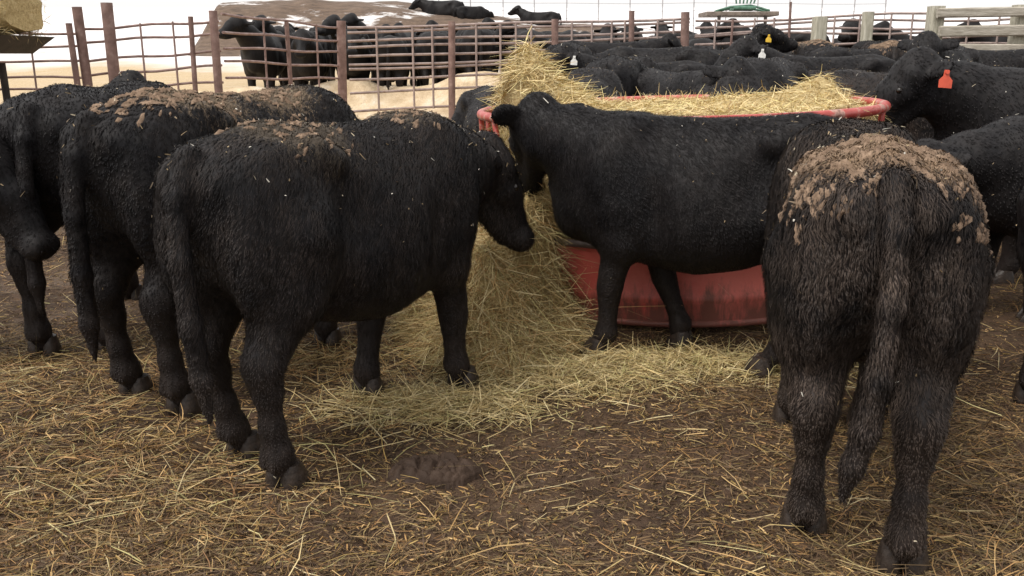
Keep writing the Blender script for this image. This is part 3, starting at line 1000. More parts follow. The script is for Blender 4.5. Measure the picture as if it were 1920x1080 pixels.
# wire fence high on the snowy slope
wire = empty('wire_fence', (-4, 52, float(gz(-4, 52))))
tag(wire, 'thin grey wire fence on the white slope at the top edge', 'fence')
ox, oy, oz = wire.location
for k in range(15):
    x = -4 + k * 1.75
    g = float(gz(x, 52))
    MB().tube([(x - ox, 0, g - oz - 0.2), (x - ox + random.uniform(-.05, .05), 0, g - oz + 2.3)], 0.03, 6).build('post', M_WIRE, wire)
for zz in (0.4, 0.8, 1.2, 1.6, 2.0, 2.25):
    pts = [(-4 + k * 1.75 - ox, -0.04, float(gz(-4 + k * 1.75, 52)) + zz - oz) for k in range(15)]
    MB().tube(pts, 0.012, 5).build('wire', M_WIRE, wire)

# low bank of pale straw along the foot of the far fence
def bank_fn(X, Y):
    c = 16.35 + 0.25 * vnoise(X, Y * 0, 0.4, 91)
    return gz(X, Y) + 0.52 * np.exp(-((Y - c) / 0.62) ** 2) * np.clip((4.5 - X) / 1.5, 0, 1) * (1 + 0.5 * fbm(X, Y, 0.8, 95, 3)) - 0.03
M_BANK = noise_mat('pale_bedding', [(0.3, (0.42, 0.31, 0.19)), (0.55, (0.62, 0.49, 0.33)), (0.75, (0.74, 0.66, 0.54))], scale=3, detail=8, rough=0.9, bump=0.8, bump_scale=14, dist=0.05)
tag(mound('straw_bank', -6, 5, 14.9, 17.6, bank_fn, M_BANK, 0.12), kind='structure')

# ------------------------------------------------------------------ bale feeder
M_RED = None
def red_mat():
    m, nt, b = new_mat('worn_red_paint')
    L = nt.links
    v = coords(nt)
    n1 = nd(nt, 'ShaderNodeTexNoise', Scale=2.2, Detail=8, Roughness=0.65)
    L.new(v, n1.inputs['Vector'])
    r1 = ramp(nt, [(0.35, (0.62, 0.10, 0.075)), (0.6, (0.74, 0.19, 0.15))])
    L.new(n1.outputs[0], r1.inputs[0])
    v2 = coords(nt, 'Object', (5, 5, 1.2))
    n2 = nd(nt, 'ShaderNodeTexNoise', Scale=1.6, Detail=9, Roughness=0.72)
    L.new(v2, n2.inputs['Vector'])
    # splashed mud, heavier low down on the sheet
    sep = nt.nodes.new('ShaderNodeSeparateXYZ')
    L.new(v, sep.inputs[0])
    mr = nd(nt, 'ShaderNodeMapRange')
    mr.inputs[1].default_value = 0.0; mr.inputs[2].default_value = 0.55
    mr.inputs[3].default_value = 0.30; mr.inputs[4].default_value = -0.14
    L.new(sep.outputs[2], mr.inputs[0])
    ad = nd(nt, 'ShaderNodeMath', operation='ADD')
    L.new(n2.outputs[0], ad.inputs[0]); L.new(mr.outputs[0], ad.inputs[1])
    r2 = ramp(nt, [(0.58, g3(0)), (0.74, g3(0.8))])
    L.new(ad.outputs[0], r2.inputs[0])
    L.new(mix(nt, r2.outputs[0], r1.outputs[0], (0.115, 0.068, 0.048)), b.inputs['Base Color'])
    n3 = nd(nt, 'ShaderNodeTexNoise', Scale=30, Detail=5)
    L.new(v, n3.inputs['Vector'])
    bp = nd(nt, 'ShaderNodeBump', Strength=0.15, Distance=0.01)
    L.new(n3.outputs[0], bp.inputs['Height']); L.new(bp.outputs[0], b.inputs['Normal'])
    b.inputs['Roughness'].default_value = 0.48
    b.inputs['Specular IOR Level'].default_value = 0.45
    return m
M_RED = red_mat()
M_REDRAIL = noise_mat('faded_red_rail', [(0.3, (0.30, 0.034, 0.028)), (0.52, (0.42, 0.065, 0.052)), (0.60, (0.46, 0.25, 0.20)), (0.70, (0.18, 0.085, 0.06))], scale=9, rough=0.4, bump=0.08, spec=0.5)
M_LIP = noise_mat('scuffed_metal_lip', [(0.3, (0.10, 0.075, 0.065)), (0.7, (0.26, 0.22, 0.21))], scale=9, rough=0.45, metallic=0.3)

FX, FY, FR = 1.18, 6.45, 1.36
feeder = empty('bale_feeder', (FX, FY, 0))
feeder.rotation_euler = (0, R(-1.7), 0)
tag(feeder, 'round red steel hay feeder with slanted bars and a sheet metal skirt', 'hay feeder')
circ = lambda r_, z, a0=0, a1=360, n=72: [(r_ * math.cos(R(a0 + (a1 - a0) * k / n)), r_ * math.sin(R(a0 + (a1 - a0) * k / n)), z) for k in range(n + (0 if a1 - a0 >= 360 else 1))]
MB().tube(circ(FR, 1.215), 0.031, 12, closed=True).build('top_rail', M_REDRAIL, feeder)
MB().tube(circ(FR + 0.012, 0.50), 0.022, 10, closed=True).build('skirt_rail', M_LIP, feeder)
MB().tube(circ(FR, 0.045), 0.02, 10, closed=True).build('bottom_rail', M_RED, feeder)
for k in range(3):
    a0, a1 = 200 + 120 * k + 0.6, 200 + 120 * (k + 1) - 0.6
    n = 40
    rows = [(0.03, 0.0), (0.16, 0.0), (0.18, 0.010), (0.21, 0.010), (0.23, 0.0), (0.36, 0.0), (0.485, 0.0)]
    V = []
    for side in (0, -0.005):
        for z, dr in rows:
            for i in range(n + 1):
                a = R(a0 + (a1 - a0) * i / n)
                r_ = FR + dr + side + 0.006 * math.sin(i * 0.9 + k) * math.sin(z * 7)
                V.append((r_ * math.cos(a), r_ * math.sin(a), z))
    m1 = len(rows) * (n + 1)
    Qf = []
    for j in range(len(rows) - 1):
        for i in range(n):
            q = (j * (n + 1) + i, j * (n + 1) + i + 1, (j + 1) * (n + 1) + i + 1, (j + 1) * (n + 1) + i)
            Qf.append(q); Qf.append(tuple(x + m1 for x in q[::-1]))
    for i in range(n):
        j = len(rows) - 1
        Qf.append((j * (n + 1) + i, j * (n + 1) + i + 1, m1 + j * (n + 1) + i + 1, m1 + j * (n + 1) + i))
        Qf.append((i + 1, i, m1 + i, m1 + i + 1))
    mm_ = MB(); mm_.add(V, Qf)
    mm_.build('skirt_panel', M_RED, feeder)
for k in range(20):
    a = 4 + 18 * k
    lean = 9 if k % 2 else -3
    p0 = (FR * math.cos(R(a)), FR * math.sin(R(a)), 1.20)
    p1 = ((FR - 0.02) * math.cos(R(a + lean)), (FR - 0.02) * math.sin(R(a + lean)), 0.49)
    MB().tube([p0, p1], 0.019, 8).build('bar', M_REDRAIL, feeder)

# ------------------------------------------------------------------ hay in and beside the feeder
M_HAY = noise_mat('packed_hay', [(0.3, (0.24, 0.17, 0.07)), (0.5, (0.42, 0.32, 0.14)), (0.7, (0.56, 0.45, 0.22))], scale=26, detail=8, rough=0.85, bump=1.0, bump_scale=60, dist=0.03)
M_HAYB = noise_mat('bright_straw', [(0.3, (0.36, 0.25, 0.11)), (0.5, (0.55, 0.42, 0.20)), (0.7, (0.66, 0.53, 0.29))], scale=26, detail=8, rough=0.85, bump=1.0, bump_scale=60, dist=0.03)

def hay_top(x, y):
    """height of the hay inside the ring, local plan coordinates"""
    h = 1.20 + 0.12 * fbm(x, y, 1.6, 70, 4) + 0.05 * np.exp(-((x - 0.3) ** 2 + (y + 0.2) ** 2) / 0.5)
    dx_ = x + 1.10 + 0.05 * fbm(x, y, 5, 77, 2)
    d = np.hypot(np.where(dx_ > 0, dx_ / 0.60, dx_ / 0.26), (y + 0.40) / 0.55)
    h = h + 0.45 * np.clip(1 - d, 0, 1) ** 1.1 * (1 + 0.5 * fbm(x, y, 6, 79, 2))
    d = np.hypot((x - 1.08), (y - 0.35))
    h = h + 0.26 * np.clip(1 - d / 0.34, 0, 1)
    d = np.hypot((x - 0.75) / 1.6, (y + 0.1))
    return h + 0.10 * np.clip(1 - d / 0.4, 0, 1)

bale = empty('hay_heap', (FX, FY, 0))
tag(bale, 'tan hay heaped inside the red feeder with a tall peak at its left', 'hay')
nr_, ns_ = 34, 96
V = []
for i in range(nr_):
    r_ = 1.27 * (i + 0.5) / nr_
    for k in range(ns_):
        a = 2 * math.pi * k / ns_
        V.append((r_ * math.cos(a), r_ * math.sin(a), 0))
V = np.array(V)
V[:, 2] = hay_top(V[:, 0], V[:, 1])
side_rows = (0.85, 0.6, 0.35, 0.0)
SV = []
for z in side_rows:
    for k in range(ns_):
        a = 2 * math.pi * k / ns_
        r_ = 1.24 + 0.05 * math.sin(a * 9 + z * 7) - 0.05 * (z < 0.5)
        SV.append((r_ * math.cos(a), r_ * math.sin(a), z))
V = np.concatenate([V, np.array(SV)])
Q = [(i * ns_ + k, i * ns_ + (k + 1) % ns_, (i + 1) * ns_ + (k + 1) % ns_, (i + 1) * ns_ + k) for i in range(nr_ - 1 + len(side_rows)) for k in range(ns_)]
link('packed_hay', mesh_np('packed_hay', V, np.array(Q), smooth=True), M_HAYB, bale)
n = 26000
a = rng.uniform(0, 2 * np.pi, n); rr_ = 1.27 * np.sqrt(rng.random(n))
heapb = rng.random(n) < 0.25
rr_[heapb] = np.minimum(rr_[heapb], 1.27)
px_, py_ = rr_ * np.cos(a), rr_ * np.sin(a)
px_[heapb] = -1.25 + rng.random(heapb.sum()) ** 1.3 * 0.75; py_[heapb] = -0.42 + rng.uniform(-0.5, 0.5, heapb.sum())
ok = np.hypot(px_, py_) < 1.29
px_, py_ = px_[ok], py_[ok]; n = len(px_)
P = np.stack([px_, py_, hay_top(px_, py_) + rng.uniform(-0.03, 0.02, n)], 1)
Dv = rng.normal(size=(n, 3)) * np.array([1, 1, 0.34]) + np.array([0, 0, -0.05])
p1 = strands(P, Dv, rng.uniform(0.05, 0.16, n), rng.uniform(0.003, 0.006, n), 0.25, PAL_BRIGHT, 3)
n = 7000
a = rng.uniform(0, 2 * np.pi, n); z_ = rng.uniform(0.35, 1.2, n)
P = np.stack([1.26 * np.cos(a), 1.26 * np.sin(a), z_], 1)
Dv = np.stack([-np.sin(a), np.cos(a), np.zeros(n)], 1) * rng.normal(size=(n, 1)) + rng.normal(size=(n, 3)) * 0.5 + np.stack([np.cos(a), np.sin(a), -0.8 * np.ones(n)], 1) * 0.35
p2 = strands(P, Dv, rng.uniform(0.06, 0.18, n), rng.uniform(0.003, 0.006, n), 0.3, PAL_HAY, 4)
tag(strand_obj('loose_stalks', [p1, p2], bale), kind='stuff')

def pile_h(x, y):
    r_ = np.sqrt(((x + 0.05 - 0.22 * (y - 5)) / 0.40) ** 2 + ((y - 5.32) / 0.88) ** 2)
    r_ = r_ * (1 + 0.22 * fbm(x, y, 2.2, 80, 3))
    h = 0.90 * np.clip(1 - r_ ** 1.35, 0, 1)
    r2 = np.sqrt(((x + 0.10) / 0.56) ** 2 + ((y - 5.0) / 0.72) ** 2) * (1 + 0.3 * fbm(x, y, 2.6, 88, 3))
    h = np.maximum(h, 0.34 * np.clip(1 - r2 ** 1.6, 0, 1))
    return h * np.clip(1 + 0.75 * fbm(x, y, 5, 84, 3), 0.3, 2)
pile = empty('hay_pile', (0.12, 5.0, 0))
tag(pile, 'loose golden hay spilled in a steep pile against the left side of the feeder', 'hay')
xs, ys = np.arange(-0.85, 0.95, 0.03), np.arange(4.2, 6.1, 0.03)
X, Y = np.meshgrid(xs, ys, indexing='ij')
Hh = pile_h(X, Y)
Z = gz(X, Y) + np.where(Hh > 0.004, Hh, -0.03)
idx = np.arange(X.size).reshape(X.shape)
Q = np.stack([idx[:-1, :-1], idx[1:, :-1], idx[1:, 1:], idx[:-1, 1:]], -1).reshape(-1, 4)
link('packed_hay', mesh_np('packed_hay', np.stack([X - 0.12, Y - 5.0, Z], -1).reshape(-1, 3), Q, smooth=True), M_HAY, pile)
n = 42000
px_, py_ = rng.uniform(-0.75, 0.9, n), rng.uniform(4.2, 5.8, n)
hh_ = pile_h(px_, py_)
ok = hh_ > 0.01
px_, py_, hh_ = px_[ok], py_[ok], hh_[ok]; n = len(px_)
P = np.stack([px_ - 0.12, py_ - 5.0, gz(px_, py_) + hh_ + rng.uniform(-0.02, 0.03, n)], 1)
Dv = rng.normal(size=(n, 3)) * np.array([1, 0.8, 0.8]) + np.array([-0.1, -0.3, -0.25])
p1 = strands(P, Dv, rng.uniform(0.05, 0.18, n) * np.where(rng.random(n) < 0.12, 1.7, 1), rng.uniform(0.002, 0.0045, n), 0.5, np.concatenate([PAL_HAY, PAL_BRIGHT, PAL_STRAW[:3]]), 6)
tag(strand_obj('loose_stalks', [p1], pile), kind='stuff')

# ------------------------------------------------------------------ foreground cattle
FUR_A = fur_mat('black_hide_muddy_rump', mud=[((-0.48, 0.10, 1.27), 0.19), ((-0.48, -0.14, 1.24), 0.19)], mudcol=(0.25, 0.165, 0.105), dust=0.12, tint=(0.024, 0.018, 0.0155))
COAT_A = fur_mat('coat_muddy_rump', base=(0.013, 0.0112, 0.0108), tint=(0.066, 0.050, 0.041), mud=[((-0.48, 0.10, 1.27), 0.19), ((-0.48, -0.14, 1.24), 0.19)], mudcol=(0.30, 0.205, 0.13), dust=0.34, coat=True)
FUR_D = fur_mat('black_hide_muddy_back', mud=[((-0.3, 0.0, 1.3), 0.24), ((0.2, 0.0, 1.28), 0.2)], mudcol=(0.17, 0.125, 0.085), dust=0.08)
COAT_D = fur_mat('coat_muddy_back', mud=[((-0.3, 0.0, 1.3), 0.24), ((0.2, 0.0, 1.28), 0.2)], mudcol=(0.22, 0.165, 0.11), dust=0.12, coat=True)

skA = skin('A', Pose(poll=(1.02, -0.36, 0.98), hdir=(0.35, -0.6, -0.7), wide=0.87, stance=0.86, hooks=0.25, lift=0.9,  legs=(0.0, 0.05, 0.06, -0.10),
                     tail=[(-0.77, 0.0, 1.20), (-0.845, -0.01, 1.08), (-0.875, -0.01, 0.88), (-0.885, 0.005, 0.68), (-0.88, 0.025, 0.52), (-0.87, 0.05, 0.40), (-0.865, 0.065, 0.30)], wav=0.5, belly=1.06),
           0.014, 110000, 0.036, 0.0030, 380, 101, FUR_A, COAT_A, crust=[((-0.46, 0.10, 1.28), 0.21, 1300), ((-0.48, -0.13, 1.25), 0.22, 1300), ((-0.62, 0.15, 1.17), 0.18, 800), ((-0.60, -0.17, 1.12), 0.16, 500), ((-0.2, 0.0, 1.28), 0.22, 500)])
cow('black heifer seen from behind at the right with dried mud caked on its rump', 1.265, 3.27, 75, skA, 1.02)

skB = skin('B', Pose(poll=(0.975, -0.07, 1.27), hdir=(0.30, -0.42, -0.86), ears=0.0, legs=(0.10, -0.30, 0.27, 0.05), belly=1.05), 0.014, 80000, 0.034, 0.0024, 130, 102)
cow('black heifer standing side on against the red feeder with its head turned to the hay', 1.03, 4.64, 159, skB, 1.0)

skC = skin('C', Pose(poll=(1.14, 0.04, 1.05), hdir=(0.38, -0.22, -0.88), legs=(-0.16, 0.17, 0.12, 0.0), belly=1.06, tail=[(-0.77, 0.0, 1.20), (-0.845, -0.02, 1.08), (-0.87, -0.04, 0.88), (-0.865, -0.06, 0.66), (-0.85, -0.07, 0.47), (-0.84, -0.08, 0.32)]), 0.014, 90000, 0.036, 0.0026, 260, 103,
           fur_mat('black_hide_dusty', mud=[((-0.35, -0.05, 1.3), 0.22), ((0.45, 0.0, 1.27), 0.16)], mudcol=(0.09, 0.072, 0.055), dust=0.08),
           fur_mat('coat_dusty', base=(0.0095, 0.0088, 0.0094), tint=(0.032, 0.026, 0.0235), mud=[((-0.35, -0.05, 1.3), 0.22), ((0.45, 0.0, 1.27), 0.16)], mudcol=(0.11, 0.088, 0.065), dust=0.16, coat=True), crust=[((-0.35, -0.05, 1.3), 0.24, 110), ((0.45, 0.0, 1.27), 0.2, 80)])
cow('black heifer left of centre lowering its head to the spilled hay pile', -0.69, 3.72, 60, skC, 1.02)

skD = skin('D', Pose(poll=(1.12, 0.0, 0.88), hdir=(0.45, 0.1, -0.88), legs=(0.1, -0.05, 0.05, 0.0)), 0.016, 50000, 0.030, 0.004, 300, 104, FUR_D, COAT_D, crust=[((-0.3, 0.0, 1.29), 0.24, 420), ((0.15, 0.0, 1.27), 0.22, 320), ((-0.55, 0.0, 1.25), 0.2, 160)])
cow('black heifer with a mud crusted back standing close behind the head lowering one', -1.36, 4.50, 64, skD, 1.09)

skE = skin('E', Pose(poll=(1.12, 0, 1.06), hdir=(0.62, 0, -0.78)), 0.016, 40000, 0.026, 0.004, 200, 105)
cow('tall black heifer turned away at the left with dung on its lower legs', -2.36, 5.35, 90, skE, 1.10)
skE2 = skin('E2', Pose(poll=(1.12, -0.02, 1.10), hdir=(0.50, -0.1, -0.86), legs=(-0.1, 0.1, 0, 0)), 0.018, 18000, 0.026, 0.005, 90, 106)
cow('black heifer at the left edge showing only its lowered head and neck', -3.68, 4.42, 2, skE2, 1.0)

# ------------------------------------------------------------------ cattle round the feeder
sk_eat = skin('eat', Pose(poll=(1.02, 0, 1.30), hdir=(0.62, 0, -0.78)), 0.02, 14000, 0.03, 0.005, 130, 110)
sk_lvl = skin('level', Pose(poll=(0.95, 0.02, 1.38), hdir=(0.80, 0.1, -0.6), legs=(0.1, -0.1, 0.1, -0.1)), 0.02, 14000, 0.03, 0.005, 110, 111)
sk_low = skin('low', Pose(poll=(1.10, 0.0, 1.05), hdir=(0.5, 0.1, -0.86), legs=(-0.1, 0.1, 0.05, -0.05)), 0.02, 14000, 0.03, 0.005, 120, 112)
sk_mud = skin('mudback', Pose(poll=(1.10, 0.0, 1.05), hdir=(0.5, -0.1, -0.86)), 0.02, 14000, 0.035, 0.005, 140, 113, FUR_D, COAT_D, crust=[((-0.3, 0.0, 1.29), 0.24, 420), ((0.15, 0.0, 1.27), 0.22, 320), ((-0.55, 0.0, 1.25), 0.2, 160)])
sk_rmud = skin('mudrump', Pose(poll=(1.05, 0.1, 1.2), hdir=(0.6, 0.1, -0.8)), 0.02, 14000, 0.035, 0.005, 140, 114, FUR_A, COAT_A, crust=[((-0.46, 0.10, 1.28), 0.21, 1300), ((-0.48, -0.13, 1.25), 0.22, 1300), ((-0.62, 0.15, 1.17), 0.18, 800), ((-0.60, -0.17, 1.12), 0.16, 500), ((-0.2, 0.0, 1.28), 0.22, 500)])

cow('black heifer reaching over the left end of the feeder rail beside the hay peak', -0.12, 8.10, -76, sk_eat, 1.0)
cow('black heifer with two small white ear tags looking left behind the hay peak', 1.55, 10.6, 183, sk_lvl, 1.0, tags=[(1, 'white', 0), (-1, 'white', 0)])
cow('dusty black heifer facing the camera behind the feeder, nearest the hay peak', 0.80, 9.05, -98, sk_mud, 1.06)
cow('black heifer facing the camera behind the middle of the feeder', 1.58, 9.10, -70, sk_eat, 1.06)
cow('round shouldered black heifer behind the feeder below the white tagged one', 2.40, 8.85, -118, sk_low, 1.14)
cow('black heifer with a white ear tag facing left among the cattle behind the feeder', 3.62, 10.6, 186, sk_lvl, 1.06, tags=[(1, 'white', 0)])
cow('black heifer with a yellow ear tag and raised head facing right before the fence', 2.45, 12.6, 8, skin('raised', Pose(poll=(0.92, 0, 1.52), hdir=(0.93, 0.05, -0.3)), 0.02, 14000, 0.045, 0.006, 150, 115), 1.0, tags=[(-1, 'yellow', 0)])
cow('black heifer standing between the white tagged heifer and the right end of the feeder', 3.50, 8.6, 120, sk_rmud, 1.08)
cow('heifer with a brown mud plastered rump in front of the wooden fence posts', 5.15, 12.9, 75, sk_rmud, 1.06)
cow('black heifer with an orange ear tag eating at the right end of the feeder', 4.00, 6.40, 177, sk_eat, 1.16, tags=[(1, 'orange', -4)])
cow('low standing black heifer between the orange tagged one and the muddy rumped one', 3.46, 5.50, 188, sk_low, 0.95)
cow('black heifer cut off by the right edge beside the muddy rumped one', 2.92, 4.35, 52, skin('M11', Pose(poll=(1.08, -0.18, 1.0), hdir=(0.45, -0.4, -0.8)), 0.018, 18000, 0.03, 0.005, 110, 116), 1.0)
cow('brown tinged black heifer behind the orange tagged one below the bottom board', 6.05, 9.6, 176, sk_mud, 1.02)
cow('black heifer near the right edge standing under the heavy wooden boards', 6.4, 12.3, 170, sk_low, 1.02)
cow('black heifer partly hidden behind the white tagged one in front of the pale pipes', 4.5, 12.2, 20, sk_low, 1.02)
cow('black heifer behind the muddy backed one with its head up before the pipe fence', -2.35, 7.3, 150, sk_lvl, 0.98)

SK_UP = SKINS['raised']
for lab, x, y, yaw, k, sc in (
        ('black heifer far behind the hay peak with its rump to the camera', 0.75, 12.9, 95, sk_low, 1.04),
        ('black heifer standing crosswise behind the one with two white tags', 1.9, 12.0, 160, sk_low, 1.06),
        ('black heifer just left of the yellow tagged one near the pipe fence', 1.35, 14.0, 10, sk_eat, 1.02),
        ('black heifer behind the orange tagged one, second from the feeder end', 5.0, 7.85, 178, sk_low, 1.06),
        ('black heifer angled towards the camera right of the white tagged one', 5.05, 10.9, -125, sk_eat, 1.12),
        ('black heifer under the wooden boards nearest the lower right of the fence', 7.3, 10.9, 60, sk_eat, 1.10),
        ('black heifer at the right edge between the boards and the orange tag', 6.6, 8.2, 215, SK_UP, 1.05),
        ('black heifer between the two slimmer wooden posts, turned away', 5.6, 14.3, 88, sk_low, 1.05),
        ('black heifer turned away right of the yellow tagged one', 4.2, 13.6, 100, sk_mud, 1.05),
        ('black heifer squeezed behind the feeder between two that face the camera', 1.2, 10.0, 70, sk_low, 1.08),
        ('black heifer squeezed in behind the round shouldered one', 3.15, 9.5, 110, sk_mud, 0.98)):
    cow(lab, x, y, yaw, k, sc)

# ------------------------------------------------------------------ herd behind the fence (small in the picture)
far_poses = [Pose(poll=(1.0, 0.0, 1.30), hdir=(0.8, 0, -0.6)), Pose(poll=(1.1, 0.1, 0.95), hdir=(0.4, 0.1, -0.9), legs=(0.1, -0.1, 0, 0)), Pose(poll=(0.95, -0.15, 1.45), hdir=(0.8, -0.4, -0.4), legs=(0, 0, 0.1, -0.1))]
M_FARFUR = fur_mat('black_hide_far', base=(0.0045, 0.004, 0.0045), tint=(0.010, 0.0082, 0.0078))
FAR = [skin('far%d' % i, p, 0.03, mat=M_FARFUR) for i, p in enumerate(far_poses)]
rf = random.Random(5)
spots = []
for row, (y0, xa, xb, st) in enumerate(((17.3, -4.6, 4.6, 0.80), (19.4, -5.3, 5.0, 0.88), (21.6, -5.9, 5.6, 1.0))):
    x = xa + 0.3 * row
    while x < xb:
        spots.append((x + rf.uniform(-.12, .12), y0 + rf.uniform(-.25, .25), rf.choice([85, 95, 100, -90, -85, 80, -95]) + rf.uniform(-12, 12), rf.uniform(0.97, 1.06), rf.randrange(3)))
        x += st
for (x, y, yaw, sc, k) in spots:
    cow('black cow in the packed herd behind the long rusty pipe fence', x, y, yaw, FAR[k], sc, 'herd packed behind the pipe fence', parts=False)
x = 6.4
while x < 13.5:
    cow('black cow in the group behind the wooden fence at the upper right', x, 18.2 + rf.uniform(-.5, .6), rf.choice([170, 10, 90, -90, 185]) + rf.uniform(-15, 15), FAR[rf.randrange(3)], rf.uniform(1.0, 1.08), 'cattle behind the wooden fence', parts=False)
    x += rf.uniform(1.2, 1.7)
def mz(x, y):
    return float(mound_fn(np.array([x]), np.array([y]))[0] - gz(x, y))
cow('black cow alone on the crest of the dirt mound facing left', 1.15, 38.0, 176, FAR[2], 0.95, parts=False, dz=mz(1.15, 38.0) - 0.75)
cow('larger of two black cows lying together on the dirt mound', -2.75, 38.0, 170, FAR[0], 1.0, parts=False, dz=mz(-2.75, 38) - 0.75)
cow('smaller of two black cows lying together on the dirt mound', -1.65, 37.8, 20, FAR[1], 0.8, parts=False, dz=mz(-1.65, 37.8) - 0.6)
cow('black cow standing alone behind the pale pipe fence left of the wooden posts', 5.35, 18.6, 160, FAR[2], 1.05, parts=False)

# ------------------------------------------------------------------ green machine on the slope
M_GREEN = noise_mat('green_paint', [(0.3, (0.05, 0.12, 0.08)), (0.7, (0.12, 0.24, 0.17))], scale=6, rough=0.5)
M_BED = noise_mat('worn_bed_planks', [(0.3, (0.10, 0.08, 0.065)), (0.7, (0.23, 0.19, 0.155))], scale=5, rough=0.8)
M_DARK = noise_mat('dark_steel', [(0.3, (0.02, 0.017, 0.015)), (0.7, (0.06, 0.048, 0.04))], scale=5, rough=0.7)
gx_, gy_ = 9.3, 39.0
g0 = float(gz(gx_, gy_))
wg = empty('implement_trailer', (gx_, gy_, g0))
tag(wg, 'flat trailer carrying a green farm implement on the snowy slope', 'trailer')
top = 3.30 - g0
MB().box(0, 0, top, 2.9, 1.8, 0.16, bev=0.03).build('bed', M_BED, wg, smooth=False)
for sx in (-1.25, 1.25):
    MB().tube([(sx * 0.75, -0.8, top - 0.06), (sx * 0.75, -0.8, -0.1)], 0.07, 8).build('stand', M_DARK, wg)
for sx in (-0.6, 0.6):
    for sy in (-0.75, 0.75):
        pts = [(sx + 0.33 * math.cos(R(a_)), sy, 0.36 + 0.33 * math.sin(R(a_))) for a_ in range(0, 360, 20)]
        w_ = MB().tube(pts, 0.09, 8, closed=True).build('tyre', M_DARK, wg)
MB().tube([(-1.0, -0.4, top + 0.12), (-0.4, -0.4, top + 0.28), (0.4, -0.4, top + 0.34), (1.2, -0.4, top + 0.14)], 0.045, 8).build('frame_bar', M_GREEN, wg)
MB().tube([(-0.9, 0.3, top + 0.12), (0.0, 0.3, top + 0.30), (1.3, 0.3, top + 0.15)], 0.045, 8).build('frame_bar', M_GREEN, wg)
MB().box(0.15, -0.1, top + 0.24, 0.9, 0.9, 0.18, bev=0.06).build('gearbox', M_GREEN, wg, smooth=False)
for k in range(6):
    MB().tube([(-0.2 + 0.14 * k, -0.5, top + 0.40), (-0.25 + 0.17 * k, -0.55, top + 0.66 + 0.1 * (k % 2))], 0.035, 6).build('tine', M_GREEN, wg)

# ------------------------------------------------------------------ tan bale on a dark cart at the top left
bl = empty('bale_cart', (-5.87, 9.9, float(gz(-5.87, 9.9))))
tag(bl, 'dark steel cart raised on a post under the tan bale at the top left corner', 'cart')
bz = bl.location.z
m = MB()
V = [(-0.75, -0.45, 1.60), (0.58, -0.45, 1.60), (0.58, 0.45, 1.60), (-0.75, 0.45, 1.60), (-0.9, -0.55, 1.78), (0.80, -0.55, 1.78), (0.80, 0.55, 1.78), (-0.9, 0.55, 1.78)]
m.add(np.array(V) - np.array([0, 0, bz]), [(0, 3, 2, 1), (4, 5, 6, 7), (0, 1, 5, 4), (1, 2, 6, 5), (2, 3, 7, 6), (3, 0, 4, 7)])
m.build('tray', M_DARK, bl, smooth=False)
for sx, sy in ((-0.5, -0.3), (0.3, -0.3), (-0.5, 0.3), (0.3, 0.3)):
    MB().tube([(sx, sy, 1.5 - bz), (sx * 1.1, sy, -0.1)], 0.04, 8).build('leg', M_DARK, bl)
sb = empty('straw_bale', (-5.87, 9.9, 1.785))
tag(sb, 'tan straw bale with a rounded top at the top left corner', 'bale')
V, Qb = [], []
nb_, sg = 12, 20
for i in range(nb_ + 1):
    x = -0.9 + 1.68 * i / nb_
    e = 1 - 0.22 * max(0, (abs(i - nb_ / 2) / (nb_ / 2)) ** 4)
    for k in range(sg):
        t_ = 2 * math.pi * k / sg
        yy, zz = math.cos(t_), math.sin(t_)
        yy = math.copysign(abs(yy) ** 0.6, yy); zz = math.copysign(abs(zz) ** 0.6, zz)
        V.append((x + 0.03 * random.uniform(-1, 1), yy * 0.5 * e + random.uniform(-.02, .02), 0.25 + zz * 0.25 * e + random.uniform(-.015, .015)))
V += [(-0.9, 0, 0.25), (0.78, 0, 0.25)]
Qb = [(i * sg + k, (i + 1) * sg + k, (i + 1) * sg + (k + 1) % sg, i * sg + (k + 1) % sg) for i in range(nb_) for k in range(sg)]
Tb = [(len(V) - 2, k, (k + 1) % sg) for k in range(sg)] + [(len(V) - 1, nb_ * sg + (k + 1) % sg, nb_ * sg + k) for k in range(sg)]
m = MB(); m.add(V, Qb, Tb); m.build('packed_straw', M_HAYB, sb)
n = 3500
x_ = rng.uniform(-0.9, 0.78, n); t_ = rng.uniform(0, 2 * np.pi, n)
P = np.stack([x_, np.sign(np.cos(t_)) * np.abs(np.cos(t_)) ** 0.6 * 0.5, 0.25 + np.sign(np.sin(t_)) * np.abs(np.sin(t_)) ** 0.6 * 0.25], 1)
tag(strand_obj('loose_stalks', [strands(P, rng.normal(size=(n, 3)) * np.array([1, 0.6, 0.6]), rng.uniform(0.05, 0.14, n), rng.uniform(0.004, 0.007, n), 0.2, PAL_BRIGHT, 9)], sb), kind='stuff')

# ------------------------------------------------------------------ manure pat
M_DUNG = noise_mat('fresh_dung', [(0.3, (0.030, 0.0185, 0.0125)), (0.7, (0.066, 0.042, 0.029))], scale=14, rough=0.7, bump=0.4, bump_scale=30, spec=0.2)
rp = np.random.default_rng(3)
xs, ys = np.linspace(-0.24, 0.24, 97), np.linspace(-0.17, 0.17, 69)
X, Y = np.meshgrid(xs, ys, indexing='ij')
cen = np.stack([rp.uniform(-0.2, 0.2, 46), rp.uniform(-0.13, 0.13, 46)], 1)
wx, wy = X + 0.02 * fbm(X, Y, 14, 140, 2), Y + 0.02 * fbm(X, Y, 14, 150, 2)
dd = np.sort(np.hypot(wx[..., None] - cen[:, 0], wy[..., None] - cen[:, 1]), -1)
fold = np.clip((dd[..., 1] - dd[..., 0]) / 0.022, 0, 1) ** 0.6
er = np.hypot(X / 0.165, Y / 0.105) * (1 + 0.30 * fbm(X, Y, 7, 160, 3))
